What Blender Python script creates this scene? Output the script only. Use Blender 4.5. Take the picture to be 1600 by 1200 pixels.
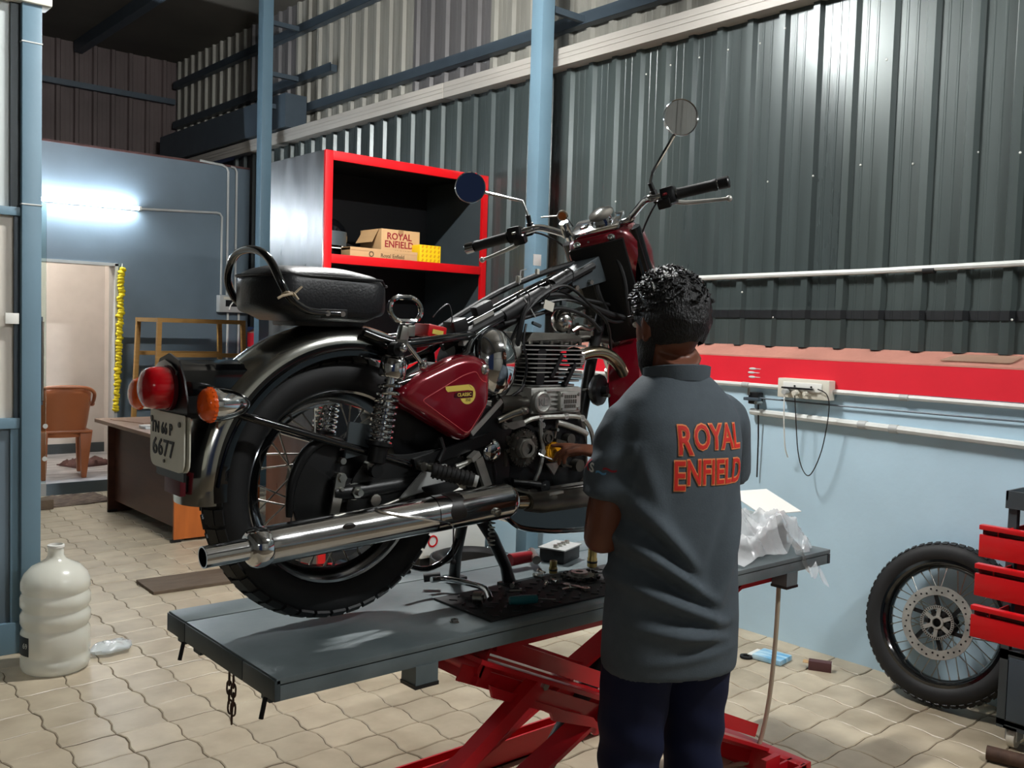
import bpy, bmesh, math, random
from mathutils import Vector, Matrix, noise
from mathutils.bvhtree import BVHTree
from math import sin, cos, pi, radians, sqrt, atan2
random.seed(11)
S = bpy.context.scene
for o_ in list(bpy.data.objects): bpy.data.objects.remove(o_)
COL = S.collection

# ------------------------------------------------------------------ camera
F_PX, YAW, PITCH, ROLL, H = 1490.0, radians(49.2), radians(3.18), radians(1.74), 1.5
def ray(px, py):
    r, u, w = (px-800)/F_PX, (600-py)/F_PX, 1.0
    c, s = cos(ROLL), sin(ROLL); r, u = r*c-u*s, r*s+u*c
    c, s = cos(PITCH), sin(PITCH); w, u = w*c+u*s, -w*s+u*c
    return Vector((w*cos(YAW)+r*sin(YAW), w*sin(YAW)-r*cos(YAW), u))
EYE = Vector((0, 0, H))
def at_z(px, py, z): d = ray(px, py); return EYE+d*((z-H)/d.z)
def at_x(px, py, x): d = ray(px, py); return EYE+d*(x/d.x)
def at_y(px, py, y): d = ray(px, py); return EYE+d*(y/d.y)
fw = ray(800, 600).normalized(); rt = (ray(1800, 600)-ray(800, 600)).normalized(); up = rt.cross(fw)
cam_d = bpy.data.cameras.new('camera'); cam = bpy.data.objects.new('camera', cam_d); COL.objects.link(cam)
cam_d.sensor_width = 36; cam_d.lens = F_PX/1600*36; cam_d.clip_start = .05
m_ = Matrix((rt, up, -fw)).transposed().to_4x4(); m_.translation = EYE; cam.matrix_world = m_
S.camera = cam

# ------------------------------------------------------------------ light
w_ = bpy.data.worlds.new('night'); S.world = w_; w_.use_nodes = True
w_.node_tree.nodes['Background'].inputs[0].default_value = (.3, .45, 1.0, 1)
w_.node_tree.nodes['Background'].inputs[1].default_value = .035
TUBE_BAY, TUBE_FRONT, TUBE_SIDE, TUBE_BACK, TUBE_ROOM = 2100.0, 200.0, 800.0, 190.0, 190.0   # emission strength of the tube lights
S.view_settings.view_transform = 'Standard'; S.view_settings.look = 'None'
S.view_settings.gamma = 1; S.view_settings.use_curve_mapping = False
S.view_settings.exposure = 0.0

# ------------------------------------------------------------------ materials
def lin(c):
    out = []
    for v in c:
        v /= 255.0; out.append(v/12.92 if v <= .04045 else ((v+.055)/1.055)**2.4)
    return (*out, 1)
MATS = {}
def M(name, rgb, rough=.5, metal=0.0, var=0.0, scale=6.0, bump=0.0, bscale=60.0, coat=0.0, emit=0.0, trans=0.0, alpha=1.0, spec=.5, rgb2=None, stretch=None, obj_rand=0.0, ior=1.45, rvar=0.0):
    m = bpy.data.materials.new(name); m.use_nodes = True; nt = m.node_tree; N = nt.nodes; L = nt.links
    b = N['Principled BSDF']
    b.inputs['Base Color'].default_value = lin(rgb); b.inputs['Roughness'].default_value = rough
    b.inputs['Metallic'].default_value = metal; b.inputs['Coat Weight'].default_value = coat
    b.inputs['Coat Roughness'].default_value = .08
    b.inputs['Transmission Weight'].default_value = trans; b.inputs['Alpha'].default_value = alpha
    b.inputs['Specular IOR Level'].default_value = spec; b.inputs['IOR'].default_value = ior
    if emit:
        b.inputs['Emission Color'].default_value = lin(rgb); b.inputs['Emission Strength'].default_value = emit
    if var or bump or rgb2 or rvar:
        tc = N.new('ShaderNodeTexCoord'); mp = N.new('ShaderNodeMapping'); L.new(tc.outputs['Object'], mp.inputs[0])
        if stretch: mp.inputs['Scale'].default_value = stretch
    if var or rgb2 or rvar:
        n = N.new('ShaderNodeTexNoise'); n.inputs['Scale'].default_value = scale; n.inputs['Detail'].default_value = 5
        L.new(mp.outputs[0], n.inputs['Vector'])
        r = N.new('ShaderNodeValToRGB'); r.color_ramp.elements[0].position = .32; r.color_ramp.elements[1].position = .7
        a = lin(rgb); k = rgb2 and lin(rgb2) or tuple(min(1, x*(1-var)) for x in a[:3])+(1,)
        r.color_ramp.elements[0].color = k; r.color_ramp.elements[1].color = a
        L.new(n.outputs[0], r.inputs[0]); src = r.outputs[0]
        if obj_rand:
            oi = N.new('ShaderNodeObjectInfo'); hs = N.new('ShaderNodeHueSaturation')
            mr = N.new('ShaderNodeMapRange'); mr.inputs[3].default_value = 1-obj_rand; mr.inputs[4].default_value = 1+obj_rand*.4
            L.new(oi.outputs['Random'], mr.inputs[0]); L.new(mr.outputs[0], hs.inputs['Value']); L.new(src, hs.inputs['Color']); src = hs.outputs[0]
        if var or rgb2: L.new(src, b.inputs['Base Color'])
        if rvar:
            mr2 = N.new('ShaderNodeMapRange'); mr2.inputs[3].default_value = max(.02, rough-rvar); mr2.inputs[4].default_value = min(1, rough+rvar)
            L.new(n.outputs[0], mr2.inputs[0]); L.new(mr2.outputs[0], b.inputs['Roughness'])
    if bump:
        n2 = N.new('ShaderNodeTexNoise'); n2.inputs['Scale'].default_value = bscale; n2.inputs['Detail'].default_value = 4
        L.new(mp.outputs[0], n2.inputs['Vector'])
        bp = N.new('ShaderNodeBump'); bp.inputs['Strength'].default_value = bump; bp.inputs['Distance'].default_value = .01
        L.new(n2.outputs[0], bp.inputs['Height']); L.new(bp.outputs[0], b.inputs['Normal'])
    MATS[name] = m; return m

# ------------------------------------------------------------------ mesh builder
def frame_of(d, hint=None):
    d = Vector(d).normalized(); h = Vector(hint) if hint else (Vector((0, 0, 1)) if abs(d.z) < .9 else Vector((1, 0, 0)))
    x = h.cross(d)
    if x.length < 1e-6: x = Vector((1, 0, 0)).cross(d)
    x.normalize(); y = d.cross(x); return x, y, d
class MB:
    def __init__(s): s.v = []; s.f = []
    def add(s, vs, fs):
        k = len(s.v); s.v += [tuple(p) for p in vs]; s.f += [tuple(i+k for i in f) for f in fs]; return s
    def box(s, c, size, rot=None, bev=0.0):
        bm = bmesh.new(); bmesh.ops.create_cube(bm, size=1.0)
        for v in bm.verts: v.co = Vector((v.co.x*size[0], v.co.y*size[1], v.co.z*size[2]))
        if bev: bmesh.ops.bevel(bm, geom=list(bm.edges), offset=bev, segments=2, profile=.6, affect='EDGES')
        R = rot if rot is not None else Matrix.Identity(3); c = Vector(c)
        bm.verts.index_update()
        s.add([c+R@v.co for v in bm.verts], [[v.index for v in f.verts] for f in bm.faces]); bm.free(); return s
    def span(s, a, b, bev=0.0):
        a, b = Vector(a), Vector(b); return s.box((a+b)/2, [abs(b[i]-a[i]) for i in range(3)], None, bev)
    def bar(s, a, b, w, h, hint=None, bev=0.0):
        a, b = Vector(a), Vector(b); x, y, d = frame_of(b-a, hint)
        return s.box((a+b)/2, (w, h, (b-a).length), Matrix((x, y, d)).transposed(), bev)
    def cyl(s, a, b, r0, r1=None, n=16, caps=True):
        r1 = r0 if r1 is None else r1; a, b = Vector(a), Vector(b); x, y, d = frame_of(b-a)
        vs = []; 
        for p, r in ((a, r0), (b, r1)):
            vs += [p+x*cos(2*pi*i/n)*r+y*sin(2*pi*i/n)*r for i in range(n)]
        fs = [(i, (i+1) % n, n+(i+1) % n, n+i) for i in range(n)]
        if caps: fs += [tuple(range(n))[::-1], tuple(range(n, 2*n))]
        return s.add(vs, fs)
    def lathe(s, prof, o=(0, 0, 0), axis=(0, 0, 1), n=24, caps=False, sx=1.0, sy=1.0, hint=None):
        # prof: list of (radius, distance along the axis)
        x, y, d = frame_of(axis, hint); o = Vector(o); vs = []; fs = []; m = len(prof)
        for r, h in prof: vs += [o+d*h+x*cos(2*pi*i/n)*r*sx+y*sin(2*pi*i/n)*r*sy for i in range(n)]
        for j in range(m-1): fs += [(j*n+i, j*n+(i+1) % n, (j+1)*n+(i+1) % n, (j+1)*n+i) for i in range(n)]
        if caps: fs += [tuple(range(n))[::-1], tuple(range((m-1)*n, m*n))]
        return s.add(vs, fs)
    def ell(s, c, r, n=20, m=12, rot=None):
        R = rot if rot is not None else Matrix.Identity(3); c = Vector(c); vs = []; fs = []
        for j in range(1, m):
            t = pi*j/m
            vs += [c+R@Vector((r[0]*sin(t)*cos(2*pi*i/n), r[1]*sin(t)*sin(2*pi*i/n), r[2]*cos(t))) for i in range(n)]
        a = len(vs); vs += [c+R@Vector((0, 0, r[2])), c+R@Vector((0, 0, -r[2]))]
        for j in range(m-2): fs += [(j*n+i, (j+1)*n+i, (j+1)*n+(i+1) % n, j*n+(i+1) % n) for i in range(n)]
        fs += [(a, i, (i+1) % n) for i in range(n)]; k = (m-2)*n; fs += [(a+1, k+(i+1) % n, k+i) for i in range(n)]
        return s.add(vs, fs)
    def tube(s, pts, r, n=10, closed=False, smooth=0, caps=True):
        P = [Vector(p) for p in pts]; Rr = list(r) if hasattr(r, '__len__') else [r]*len(P)
        if smooth: P, Rr = crom(P, Rr, smooth, closed)
        k = len(P); vs = []; fs = []; X = None
        for i in range(k):
            if closed: t = P[(i+1) % k]-P[i-1]
            else: t = P[min(i+1, k-1)]-P[max(i-1, 0)]
            if t.length < 1e-9: t = Vector((0, 0, 1))
            t.normalize()
            if X is None: X, Y, _ = frame_of(t)
            else:
                X = X-t*X.dot(t)
                if X.length < 1e-6: X, Y, _ = frame_of(t)
                X.normalize()
            Y = t.cross(X)
            vs += [P[i]+X*cos(2*pi*j/n)*Rr[i]+Y*sin(2*pi*j/n)*Rr[i] for j in range(n)]
        rng = k if closed else k-1
        for i in range(rng):
            i2 = (i+1) % k; fs += [(i*n+j, i*n+(j+1) % n, i2*n+(j+1) % n, i2*n+j) for j in range(n)]
        if caps and not closed: fs += [tuple(range(n))[::-1], tuple(range((k-1)*n, k*n))]
        return s.add(vs, fs)
    def prism(s, poly, depth, o=(0, 0, 0), ux=(1, 0, 0), uy=(0, 0, 1), bev=0.0):
        # poly in the plane (ux, uy), extruded along ux x uy by depth
        ux, uy = Vector(ux), Vector(uy); n = ux.cross(uy); o = Vector(o); bm = bmesh.new()
        f = bm.faces.new([bm.verts.new(o+ux*a+uy*b) for a, b in poly])
        e = bmesh.ops.extrude_face_region(bm, geom=[f]); vv = [g for g in e['geom'] if isinstance(g, bmesh.types.BMVert)]
        bmesh.ops.translate(bm, verts=vv, vec=n*depth); bmesh.ops.recalc_face_normals(bm, faces=list(bm.faces))
        if bev:
            bmesh.ops.bevel(bm, geom=[ed for ed in bm.edges], offset=bev, segments=2, profile=.6, affect='EDGES')
        bm.verts.index_update()
        s.add([v.co for v in bm.verts], [[v.index for v in f.verts] for f in bm.faces]); bm.free(); return s
    def loft(s, rings, caps=True, closed=True):
        n = len(rings[0]); vs = [p for r in rings for p in r]; fs = []
        for j in range(len(rings)-1):
            for i in range(n if closed else n-1): fs.append((j*n+i, j*n+(i+1) % n, (j+1)*n+(i+1) % n, (j+1)*n+i))
        if caps and closed: fs += [tuple(range(n))[::-1], tuple(range((len(rings)-1)*n, len(rings)*n))]
        return s.add(vs, fs)
    def xf(s, mat):
        s.v = [tuple(mat@Vector(p)) for p in s.v]; return s
    def mesh(s, name, mat=None, smooth=True, ang=38, fix=True):
        me = bpy.data.meshes.new(name); me.from_pydata(s.v, [], s.f)
        if fix:
            bm = bmesh.new(); bm.from_mesh(me); bmesh.ops.recalc_face_normals(bm, faces=list(bm.faces)); bm.to_mesh(me); bm.free()
        if smooth:
            me.polygons.foreach_set('use_smooth', [True]*len(me.polygons)); me.set_sharp_from_angle(angle=radians(ang))
        if mat is not None: me.materials.append(MATS[mat] if isinstance(mat, str) else mat)
        me.update(); return me
def crom(P, R, sub, closed=False):
    k = len(P); out = []; ro = []; rng = k if closed else k-1
    g = (lambda i: P[i % k]) if closed else (lambda i: P[max(0, min(k-1, i))])
    for i in range(rng):
        p0, p1, p2, p3 = g(i-1), g(i), g(i+1), g(i+2)
        for j in range(sub):
            t = j/sub; t2 = t*t; t3 = t2*t
            out.append(.5*((2*p1)+(p2-p0)*t+(2*p0-5*p1+4*p2-p3)*t2+(3*p1-p0-3*p2+p3)*t3)); ro.append(R[i]*(1-t)+R[(i+1) % k]*t)
    if not closed: out.append(P[-1].copy()); ro.append(R[-1])
    return out, ro
def roundpoly(pts, r, n=4):
    out = []; k = len(pts)
    for i in range(k):
        p, a, b = Vector(pts[i]), Vector(pts[i-1]), Vector(pts[(i+1) % k])
        ra = r[i] if hasattr(r, '__len__') else r
        da, db = (a-p), (b-p); la = min(ra, da.length*.48); lb = min(ra, db.length*.48)
        q0, q1 = p+da.normalized()*la, p+db.normalized()*lb
        for j in range(n+1):
            t = j/n; q = q0*(1-t)**2+p*2*t*(1-t)+q1*t*t; out.append((q.x, q.y))
    return out

# ------------------------------------------------------------------ objects
def link(o, parent=None):
    COL.objects.link(o)
    if parent is not None: o.parent = parent
    return o
def part(name, mb, mat, parent, label=None, smooth=True, ang=38, kind=None, fix=True):
    me = mb.mesh(name, mat, smooth, ang, fix) if isinstance(mb, MB) else mb
    o = link(bpy.data.objects.new(name, me), parent)
    if label: o['label'] = label
    if kind: o['kind'] = kind
    return o
def tag(o, label, cat, group=None):
    o['label'] = label; o['category'] = cat
    if group: o['group'] = group
    return o
def thing(name, label, cat, loc=(0, 0, 0), rot=None, group=None):
    o = bpy.data.objects.new(name, None); COL.objects.link(o); o.location = loc; o.empty_display_size = .05
    if rot is not None: o.rotation_euler = rot
    return tag(o, label, cat, group)
def solo(name, mb, mat, label, cat, loc=(0, 0, 0), rot=None, group=None, ang=38):
    o = part(name, mb, mat, None, ang=ang); o.location = loc
    if rot is not None: o.rotation_euler = rot
    return tag(o, label, cat, group)
def struct(name, mb, mat, parent=None, smooth=True, ang=38, label=None):
    o = part(name, mb, mat, parent, smooth=smooth, ang=ang)
    if parent is None: o['kind'] = 'structure'
    if label: o['label'] = label
    return o
def inst(src, parent, mat4=None):
    o = src.copy(); COL.objects.link(o); o.parent = parent
    if mat4 is not None: o.matrix_local = mat4
    return o
def text_mesh(txt, size, depth=.0006, offset=0.0, align='CENTER', spacing=1.0, sx=1.0):
    cu = bpy.data.curves.new('t', 'FONT'); cu.body = txt; cu.size = size; cu.align_x = align; cu.align_y = 'CENTER'
    cu.extrude = depth; cu.offset = offset; cu.space_character = spacing; cu.resolution_u = 3
    ob = bpy.data.objects.new('t', cu); COL.objects.link(ob); ob.scale = (sx, 1, 1)
    dg = bpy.context.evaluated_depsgraph_get(); dg.update()
    me = bpy.data.meshes.new_from_object(ob.evaluated_get(dg)); bpy.data.objects.remove(ob); bpy.data.curves.remove(cu)
    if sx != 1.0:
        for v in me.vertices: v.co.x *= sx
    return me
def lettering(name, txt, size, mat, parent, o, ux, uy, depth=.0006, offset=0.0, spacing=1.0, sx=1.0, align='CENTER'):
    me = text_mesh(txt, size, depth, offset, align, spacing, sx); ux, uy = Vector(ux).normalized(), Vector(uy).normalized(); n = ux.cross(uy); o = Vector(o)
    for v in me.vertices: v.co = o+ux*v.co.x+uy*v.co.y+n*v.co.z
    me.name = name; me.materials.clear(); me.materials.append(MATS[mat]); return part(name, me, mat, parent)
def remesh(mb, name, mat, voxel, smooth_it=0, disp=None, adapt=0):
    me = mb.mesh('tmp', mat); ob = bpy.data.objects.new('tmp', me); COL.objects.link(ob)
    r = ob.modifiers.new('r', 'REMESH'); r.mode = 'VOXEL'; r.voxel_size = voxel; r.use_smooth_shade = True
    if smooth_it:
        sm = ob.modifiers.new('s', 'SMOOTH'); sm.iterations = smooth_it; sm.factor = .5
    dg = bpy.context.evaluated_depsgraph_get(); dg.update()
    out = bpy.data.meshes.new_from_object(ob.evaluated_get(dg)); bpy.data.objects.remove(ob); out.name = name
    if disp:
        nv = [v.normal.copy() for v in out.vertices]
        for v, n in zip(out.vertices, nv): v.co = v.co+n*disp(v.co, n)
    out.polygons.foreach_set('use_smooth', [True]*len(out.polygons))
    out.materials.clear(); out.materials.append(MATS[mat]); out.update(); return out

# palette
M('corr_dark', (76, 85, 84), .33, .22, var=.22, scale=2.0, stretch=(1, 3, .35), rvar=.1)
M('corr_dark2', (70, 79, 79), .30, .22, var=.22, scale=2.0, stretch=(1, 3, .35), rvar=.1)
M('corr_pale', (152, 150, 141), .5, .1, var=.25, scale=3.0, stretch=(1, 4, .3))
M('corr_grey', (108, 106, 106), .45, .15, var=.2, scale=3.0, stretch=(1, 4, .3))
M('corr_brown', (96, 84, 82), .6, .1, var=.3, scale=2.0)
M('roof', (92, 88, 80), .7, var=.3, scale=1.5)
M('steel_dark', (70, 82, 92), .45, .1, var=.15)
M('steel_blue', (106, 134, 150), .42, var=.1, scale=4, bump=.04, bscale=30)
M('beam_white', (184, 179, 171), .5, var=.14, scale=5, stretch=(1, .3, 1))
M('wall_blue', (188, 216, 232), .6, var=.12, scale=2.2, bump=.1, bscale=25)
M('wall_slate', (104, 120, 132), .45, var=.22, scale=1.6, bump=.25, bscale=5)
M('band_red', (228, 34, 52), .5, var=.12, scale=3, bump=.06, bscale=30)
M('sill', (186, 128, 112), .75, var=.22, scale=5, bump=.3, bscale=40)
M('grout', (112, 98, 80), .9, var=.4, scale=9)
M('tile', (212, 198, 172), .42, rgb2=(182, 165, 138), scale=4.5, bump=.12, bscale=9, obj_rand=.12, rvar=.15)
M('tile_worn', (200, 188, 160), .5, rgb2=(140, 126, 102), scale=3.0, bump=.15, bscale=9, obj_rand=.1)
M('wall_pale', (214, 208, 202), .7, var=.08)
M('mosaic', (206, 206, 208), .35, rgb2=(132, 134, 140), scale=5, stretch=(1, 3.5, 1))
M('glass', (214, 232, 228), .03, trans=1.0, ior=1.12)
M('frost', (206, 214, 214), .5, var=.05)
M('panel_cream', (214, 208, 198), .55, var=.05)
M('conduit', (176, 178, 176), .45, var=.1)
M('conduit_white', (212, 214, 210), .4, var=.12, scale=14)
M('tube_bay', (252, 252, 250), emit=TUBE_BAY)
M('tube_front', (250, 252, 252), emit=TUBE_FRONT)
M('tube_side', (250, 252, 252), emit=TUBE_SIDE)
M('tube_back', (240, 248, 255), emit=TUBE_BACK)
M('tube_room', (255, 244, 232), emit=TUBE_ROOM)
M('white_plastic', (226, 226, 220), .4)
M('cream_plastic', (214, 210, 196), .4)
M('black_plastic', (20, 20, 22), .35)
M('black_rubber', (22, 22, 23), .62, var=.25, scale=20)
M('tread', (34, 34, 35), .5, var=.3, scale=25)
M('cab_steel', (120, 122, 124), .32, .65, var=.3, scale=2.5, stretch=(4, 4, .8), rvar=.14)
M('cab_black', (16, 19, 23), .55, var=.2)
M('red_paint', (206, 14, 22), .35, var=.08, coat=.3)
M('red_lift', (196, 22, 34), .38, var=.16, scale=5, coat=.2)
M('deck', (118, 128, 130), .42, .1, rgb2=(90, 101, 104), scale=5, bump=.05, bscale=40, rvar=.1)
M('deck_edge', (66, 75, 78), .45, .1, var=.2)
M('desk_dark', (84, 50, 38), .4, var=.3, scale=3, stretch=(1, 1, 5))
M('desk_orange', (190, 104, 46), .4, var=.25, scale=3, stretch=(6, 6, 1))
M('desk_top', (150, 118, 98), .4, var=.15)
M('wood_frame', (168, 126, 66), .5, var=.25, scale=8, stretch=(1, 1, 6))
M('plank', (104, 88, 72), .75, var=.35, scale=6, stretch=(1, 5, 1), bump=.2)
M('chair_brown', (150, 88, 54), .38, var=.06)
M('marigold', (232, 206, 24), .7, var=.35, scale=60, bump=.5, bscale=90)
M('mat_rag', (128, 112, 98), .9, rgb2=(70, 58, 54), scale=16, stretch=(1, 3, 1), bump=.4)
M('rag_plum', (96, 68, 66), .9, var=.4, scale=12, bump=.4)
M('carton', (196, 158, 112), .7, var=.08)
M('carton_dark', (160, 122, 82), .7, var=.1)
M('print_maroon', (140, 26, 40), .6)
M('print_brown', (92, 70, 52), .6)
M('yellow_box', (236, 196, 20), .5)
M('chrome', (222, 224, 226), .07, 1.0, rvar=.04, scale=5)
M('chrome_dark', (150, 152, 156), .12, 1.0)
M('muffler', (206, 206, 206), .13, 1.0, rvar=.1, scale=12, var=.15)
M('steel', (186, 184, 176), .28, 1.0, var=.25, scale=14)
M('alu', (196, 195, 188), .4, .65, var=.3, scale=18, bump=.1, bscale=120)
M('alu_dark', (104, 101, 94), .42, .7, var=.4, scale=14, bump=.1)
M('pipe_steel', (172, 160, 138), .2, 1.0, var=.25, scale=6, rvar=.1)
M('gloss_black', (8, 9, 11), .12, coat=.8)
M('satin_black', (15, 16, 17), .38)
M('engine_black', (18, 19, 20), .42, .2)
M('fender_dark', (206, 207, 200), .17, 1.0, rvar=.06, scale=9)
M('maroon', (126, 12, 30), .22, .25, coat=.9)
M('maroon_deep', (70, 8, 18), .25, .2, coat=.6)
M('stripe', (198, 70, 76), .4)
M('logo_gold', (220, 196, 92), .4)
M('lens_red', (190, 8, 22), .1, coat=.6, var=.1)
M('lens_amber', (240, 92, 14), .15, coat=.6, bump=.25, bscale=150)
M('reflector_red', (84, 8, 20), .45)
M('plate_white', (224, 222, 206), .4)
M('print_black', (26, 24, 26), .5)
M('leather', (20, 21, 24), .42, bump=.12, bscale=180, spec=.5)
M('satin_chrome', (216, 214, 208), .2, 1.0)
M('gear_yellow', (214, 150, 18), .45)
M('mirror', (220, 224, 228), .015, 1.0)
M('tie', (196, 178, 150), .6)
M('shirt', (82, 91, 98), .78, var=.1, scale=40, bump=.08, bscale=220, spec=.3)
M('pants', (22, 28, 56), .8, var=.15, scale=6, spec=.3)
M('skin', (118, 70, 50), .45, var=.16, scale=9, bump=.05, bscale=200)
M('hair', (15, 15, 17), .42, bump=.6, bscale=220, stretch=(1, 1, .5))
M('print_red', (214, 44, 34), .55)
M('print_orange', (240, 150, 92), .55)
M('print_blue', (90, 150, 190), .55)
M('bottle', (232, 233, 222), .25, alpha=.68, coat=.4)
M('bottle_label', (20, 34, 40), .45)
M('clear_bag', (236, 238, 240), .16, alpha=.5, coat=.7, bump=.4, bscale=30)
M('packet_blue', (40, 146, 196), .4, rgb2=(196, 222, 232), scale=9, stretch=(1, 4, 1))
M('packet_clear', (226, 236, 240), .15, alpha=.5, coat=.6, bump=.5, bscale=40)
M('box_maroon', (82, 50, 50), .6)
M('hose_blue', (38, 152, 196), .4)
M('hose_tan', (176, 164, 142), .55)
M('cart_grey', (72, 80, 84), .45, .2, var=.12)
M('teal_handle', (26, 96, 100), .4)
M('red_handle', (150, 16, 30), .4)
M('brass', (170, 150, 96), .32, .9)
M('rust', (84, 62, 50), .7, .3, var=.4, scale=40)
M('film', (170, 140, 120), .25, alpha=.55)
M('oil', (26, 22, 19), .4)
# ================================================================== THE SETTING
def tile_material():
    m = bpy.data.materials.new('paver'); m.use_nodes = True; nt = m.node_tree; N, L = nt.nodes, nt.links; b = N['Principled BSDF']
    g = N.new('ShaderNodeNewGeometry'); oi = N.new('ShaderNodeObjectInfo')
    def nz(sc, det=5):
        n = N.new('ShaderNodeTexNoise'); n.inputs['Scale'].default_value = sc; n.inputs['Detail'].default_value = det
        L.new(g.outputs['Position'], n.inputs['Vector']); return n
    def ramp(src, p0, c0, p1, c1):
        r = N.new('ShaderNodeValToRGB'); e = r.color_ramp.elements; e[0].position = p0; e[0].color = c0; e[1].position = p1; e[1].color = c1
        L.new(src, r.inputs[0]); return r
    base = ramp(nz(7).outputs[0], .3, lin((170, 156, 133)), .68, lin((194, 181, 157)))
    dirt = ramp(nz(1.7, 7).outputs[0], .5, (0, 0, 0, 1), .72, (1, 1, 1, 1))
    # oily grime is worked into the pavers around the lift
    sx = N.new('ShaderNodeSeparateXYZ'); L.new(g.outputs['Position'], sx.inputs[0])
    mr = N.new('ShaderNodeMapRange'); mr.inputs[1].default_value = 1.3; mr.inputs[2].default_value = 2.6; L.new(sx.outputs[0], mr.inputs[0])
    my = N.new('ShaderNodeMapRange'); my.inputs[1].default_value = 4.2; my.inputs[2].default_value = 2.8; L.new(sx.outputs[1], my.inputs[0])
    mm = N.new('ShaderNodeMath'); mm.operation = 'MULTIPLY'; L.new(mr.outputs[0], mm.inputs[0]); L.new(my.outputs[0], mm.inputs[1])
    ad = N.new('ShaderNodeMath'); ad.operation = 'MULTIPLY_ADD'; ad.inputs[1].default_value = .75; ad.inputs[2].default_value = .12; L.new(mm.outputs[0], ad.inputs[0])
    m2 = N.new('ShaderNodeMath'); m2.operation = 'MULTIPLY'; L.new(ad.outputs[0], m2.inputs[0]); L.new(dirt.outputs[0], m2.inputs[1])
    mx = N.new('ShaderNodeMix'); mx.data_type = 'RGBA'; L.new(m2.outputs[0], mx.inputs[0]); L.new(base.outputs[0], mx.inputs[6]); mx.inputs[7].default_value = lin((122, 108, 84))
    hs = N.new('ShaderNodeHueSaturation'); mv = N.new('ShaderNodeMapRange'); mv.inputs[3].default_value = .88; mv.inputs[4].default_value = 1.05
    L.new(oi.outputs['Random'], mv.inputs[0]); L.new(mv.outputs[0], hs.inputs['Value']); L.new(mx.outputs[2], hs.inputs['Color']); L.new(hs.outputs[0], b.inputs['Base Color'])
    b.inputs['Roughness'].default_value = .42
    bp = N.new('ShaderNodeBump'); bp.inputs['Strength'].default_value = .10; bp.inputs['Distance'].default_value = .006; L.new(nz(14).outputs[0], bp.inputs['Height']); L.new(bp.outputs[0], b.inputs['Normal'])
    MATS['paver'] = m
tile_material()
floor = struct('floor', MB().span((-5, -5, -.12), (4.1, 8.7, -.0035)), 'grout')
TP, TX, TY = .188, .97, 3.278
def tile_ring(inset, z):
    h = TP/2-.0018; out = []
    def wob(x, y): return (x+.011*sin(2*pi*y/TP+.6), y+.005*sin(2*pi*x/TP))
    n = 4
    for i in range(n): out.append((-h+2*h*i/n, -h))
    for i in range(n): out.append((h, -h+2*h*i/n))
    for i in range(n): out.append((h-2*h*i/n, h))
    for i in range(n): out.append((-h, h-2*h*i/n))
    k = (h-inset)/h
    return [(*wob(x*k, y*k), z) for x, y in out]
tr = [tile_ring(.0035, 0), tile_ring(.0, -.003)]
tile_mb = MB().add(tr[0]+tr[1], [tuple(range(16))]+[(i, 16+i, 16+(i+1) % 16, (i+1) % 16) for i in range(16)])
tile_me = tile_mb.mesh('floor_tile', 'paver', ang=25)
cells = []
for i in range(-12, 17):
    for j in range(-16, 29):
        x, y = TX+TP*(i+.5), TY+TP*(j+.5)
        if x > 4.1+TP*.5 or y > 8.62 or (x < 1.0 and y > 4.6): continue
        d = Vector((x, y, 0))-EYE; w = d.dot(fw); px = 800+F_PX*d.dot(rt)/w if w > .3 else 1e9; py = 600-F_PX*d.dot(up)/w if w > .3 else 1e9
        vis = -40 < px < 1640 and 0 < py < 1240
        hid = 300 < px < 1000 and py < 900 or 930 < px < 1150 and py < 1190
        cells.append((not vis, hid, w, x, y))
cells.sort(); rest = MB(); first = None
for k, (nv, hid, w, x, y) in enumerate(cells):
    if k < 300 and not nv:
        o = bpy.data.objects.new('floor_tile', tile_me); link(o, floor); o.location = (x, y, random.uniform(-.0015, .001)); o.rotation_euler = (random.uniform(-.006, .006), random.uniform(-.006, .006), 0)
    else:
        rest.add([(a+x, b+y, c) for a, b, c in tile_mb.v], tile_mb.f)
part('floor_tiles', rest, 'paver', floor, ang=25, kind='stuff')

# corrugated sheeting
RP = .1926
def corr_profile(y0, ribs):
    pts = []
    for k in range(ribs):
        b = y0+k*RP
        for dy, off in ((0, 0), (.034, 0), (.037, .0013), (.044, .0013), (.047, 0), (.084, 0), (.087, .0013), (.094, .0013), (.097, 0), (.126, 0), (.140, .026), (.176, .026), (.190, 0)):
            pts.append((b+dy, off))
    pts.append((y0+ribs*RP, 0)); return pts
def corr_mesh(name, ribs, zlo, zhi, mat, th=0.0015):
    pr = corr_profile(0, ribs); mb = MB()
    mb.loft([[(-o, y, zlo) for y, o in pr], [(-o, y, zhi) for y, o in pr]], caps=False, closed=False)
    mb.loft([[(-o+th, y, zlo) for y, o in pr], [(-o+th, y, zhi) for y, o in pr]], caps=False, closed=False)
    return mb.mesh(name, mat, ang=20, fix=False)
wall_r = struct('wall_right', MB().span((4.1, -5, -.1), (4.4, 8.7, 1.41)), 'wall_blue')
part('red_band', MB().span((4.095, -5, 1.272), (4.12, 8.69, 1.409)), 'band_red', wall_r, label='red painted band along the blue wall')
mb = MB(); n = 60; rings = []
for i in range(n+1):
    y = -5+13.7*i/n; e = random.uniform(-.004, .004); rings.append([(4.094, y, 1.405), (4.096, y, 1.412+e*.3), (4.19, y, 1.462+e), (4.22, y, 1.475+e), (4.22, y, 1.405)])
part('sill', mb.loft(rings), 'sill', wall_r, label='rough pink plaster sill under the corrugated sheets')
CP = RP*5; Y0S = 1.69-.16-CP*8
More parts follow.
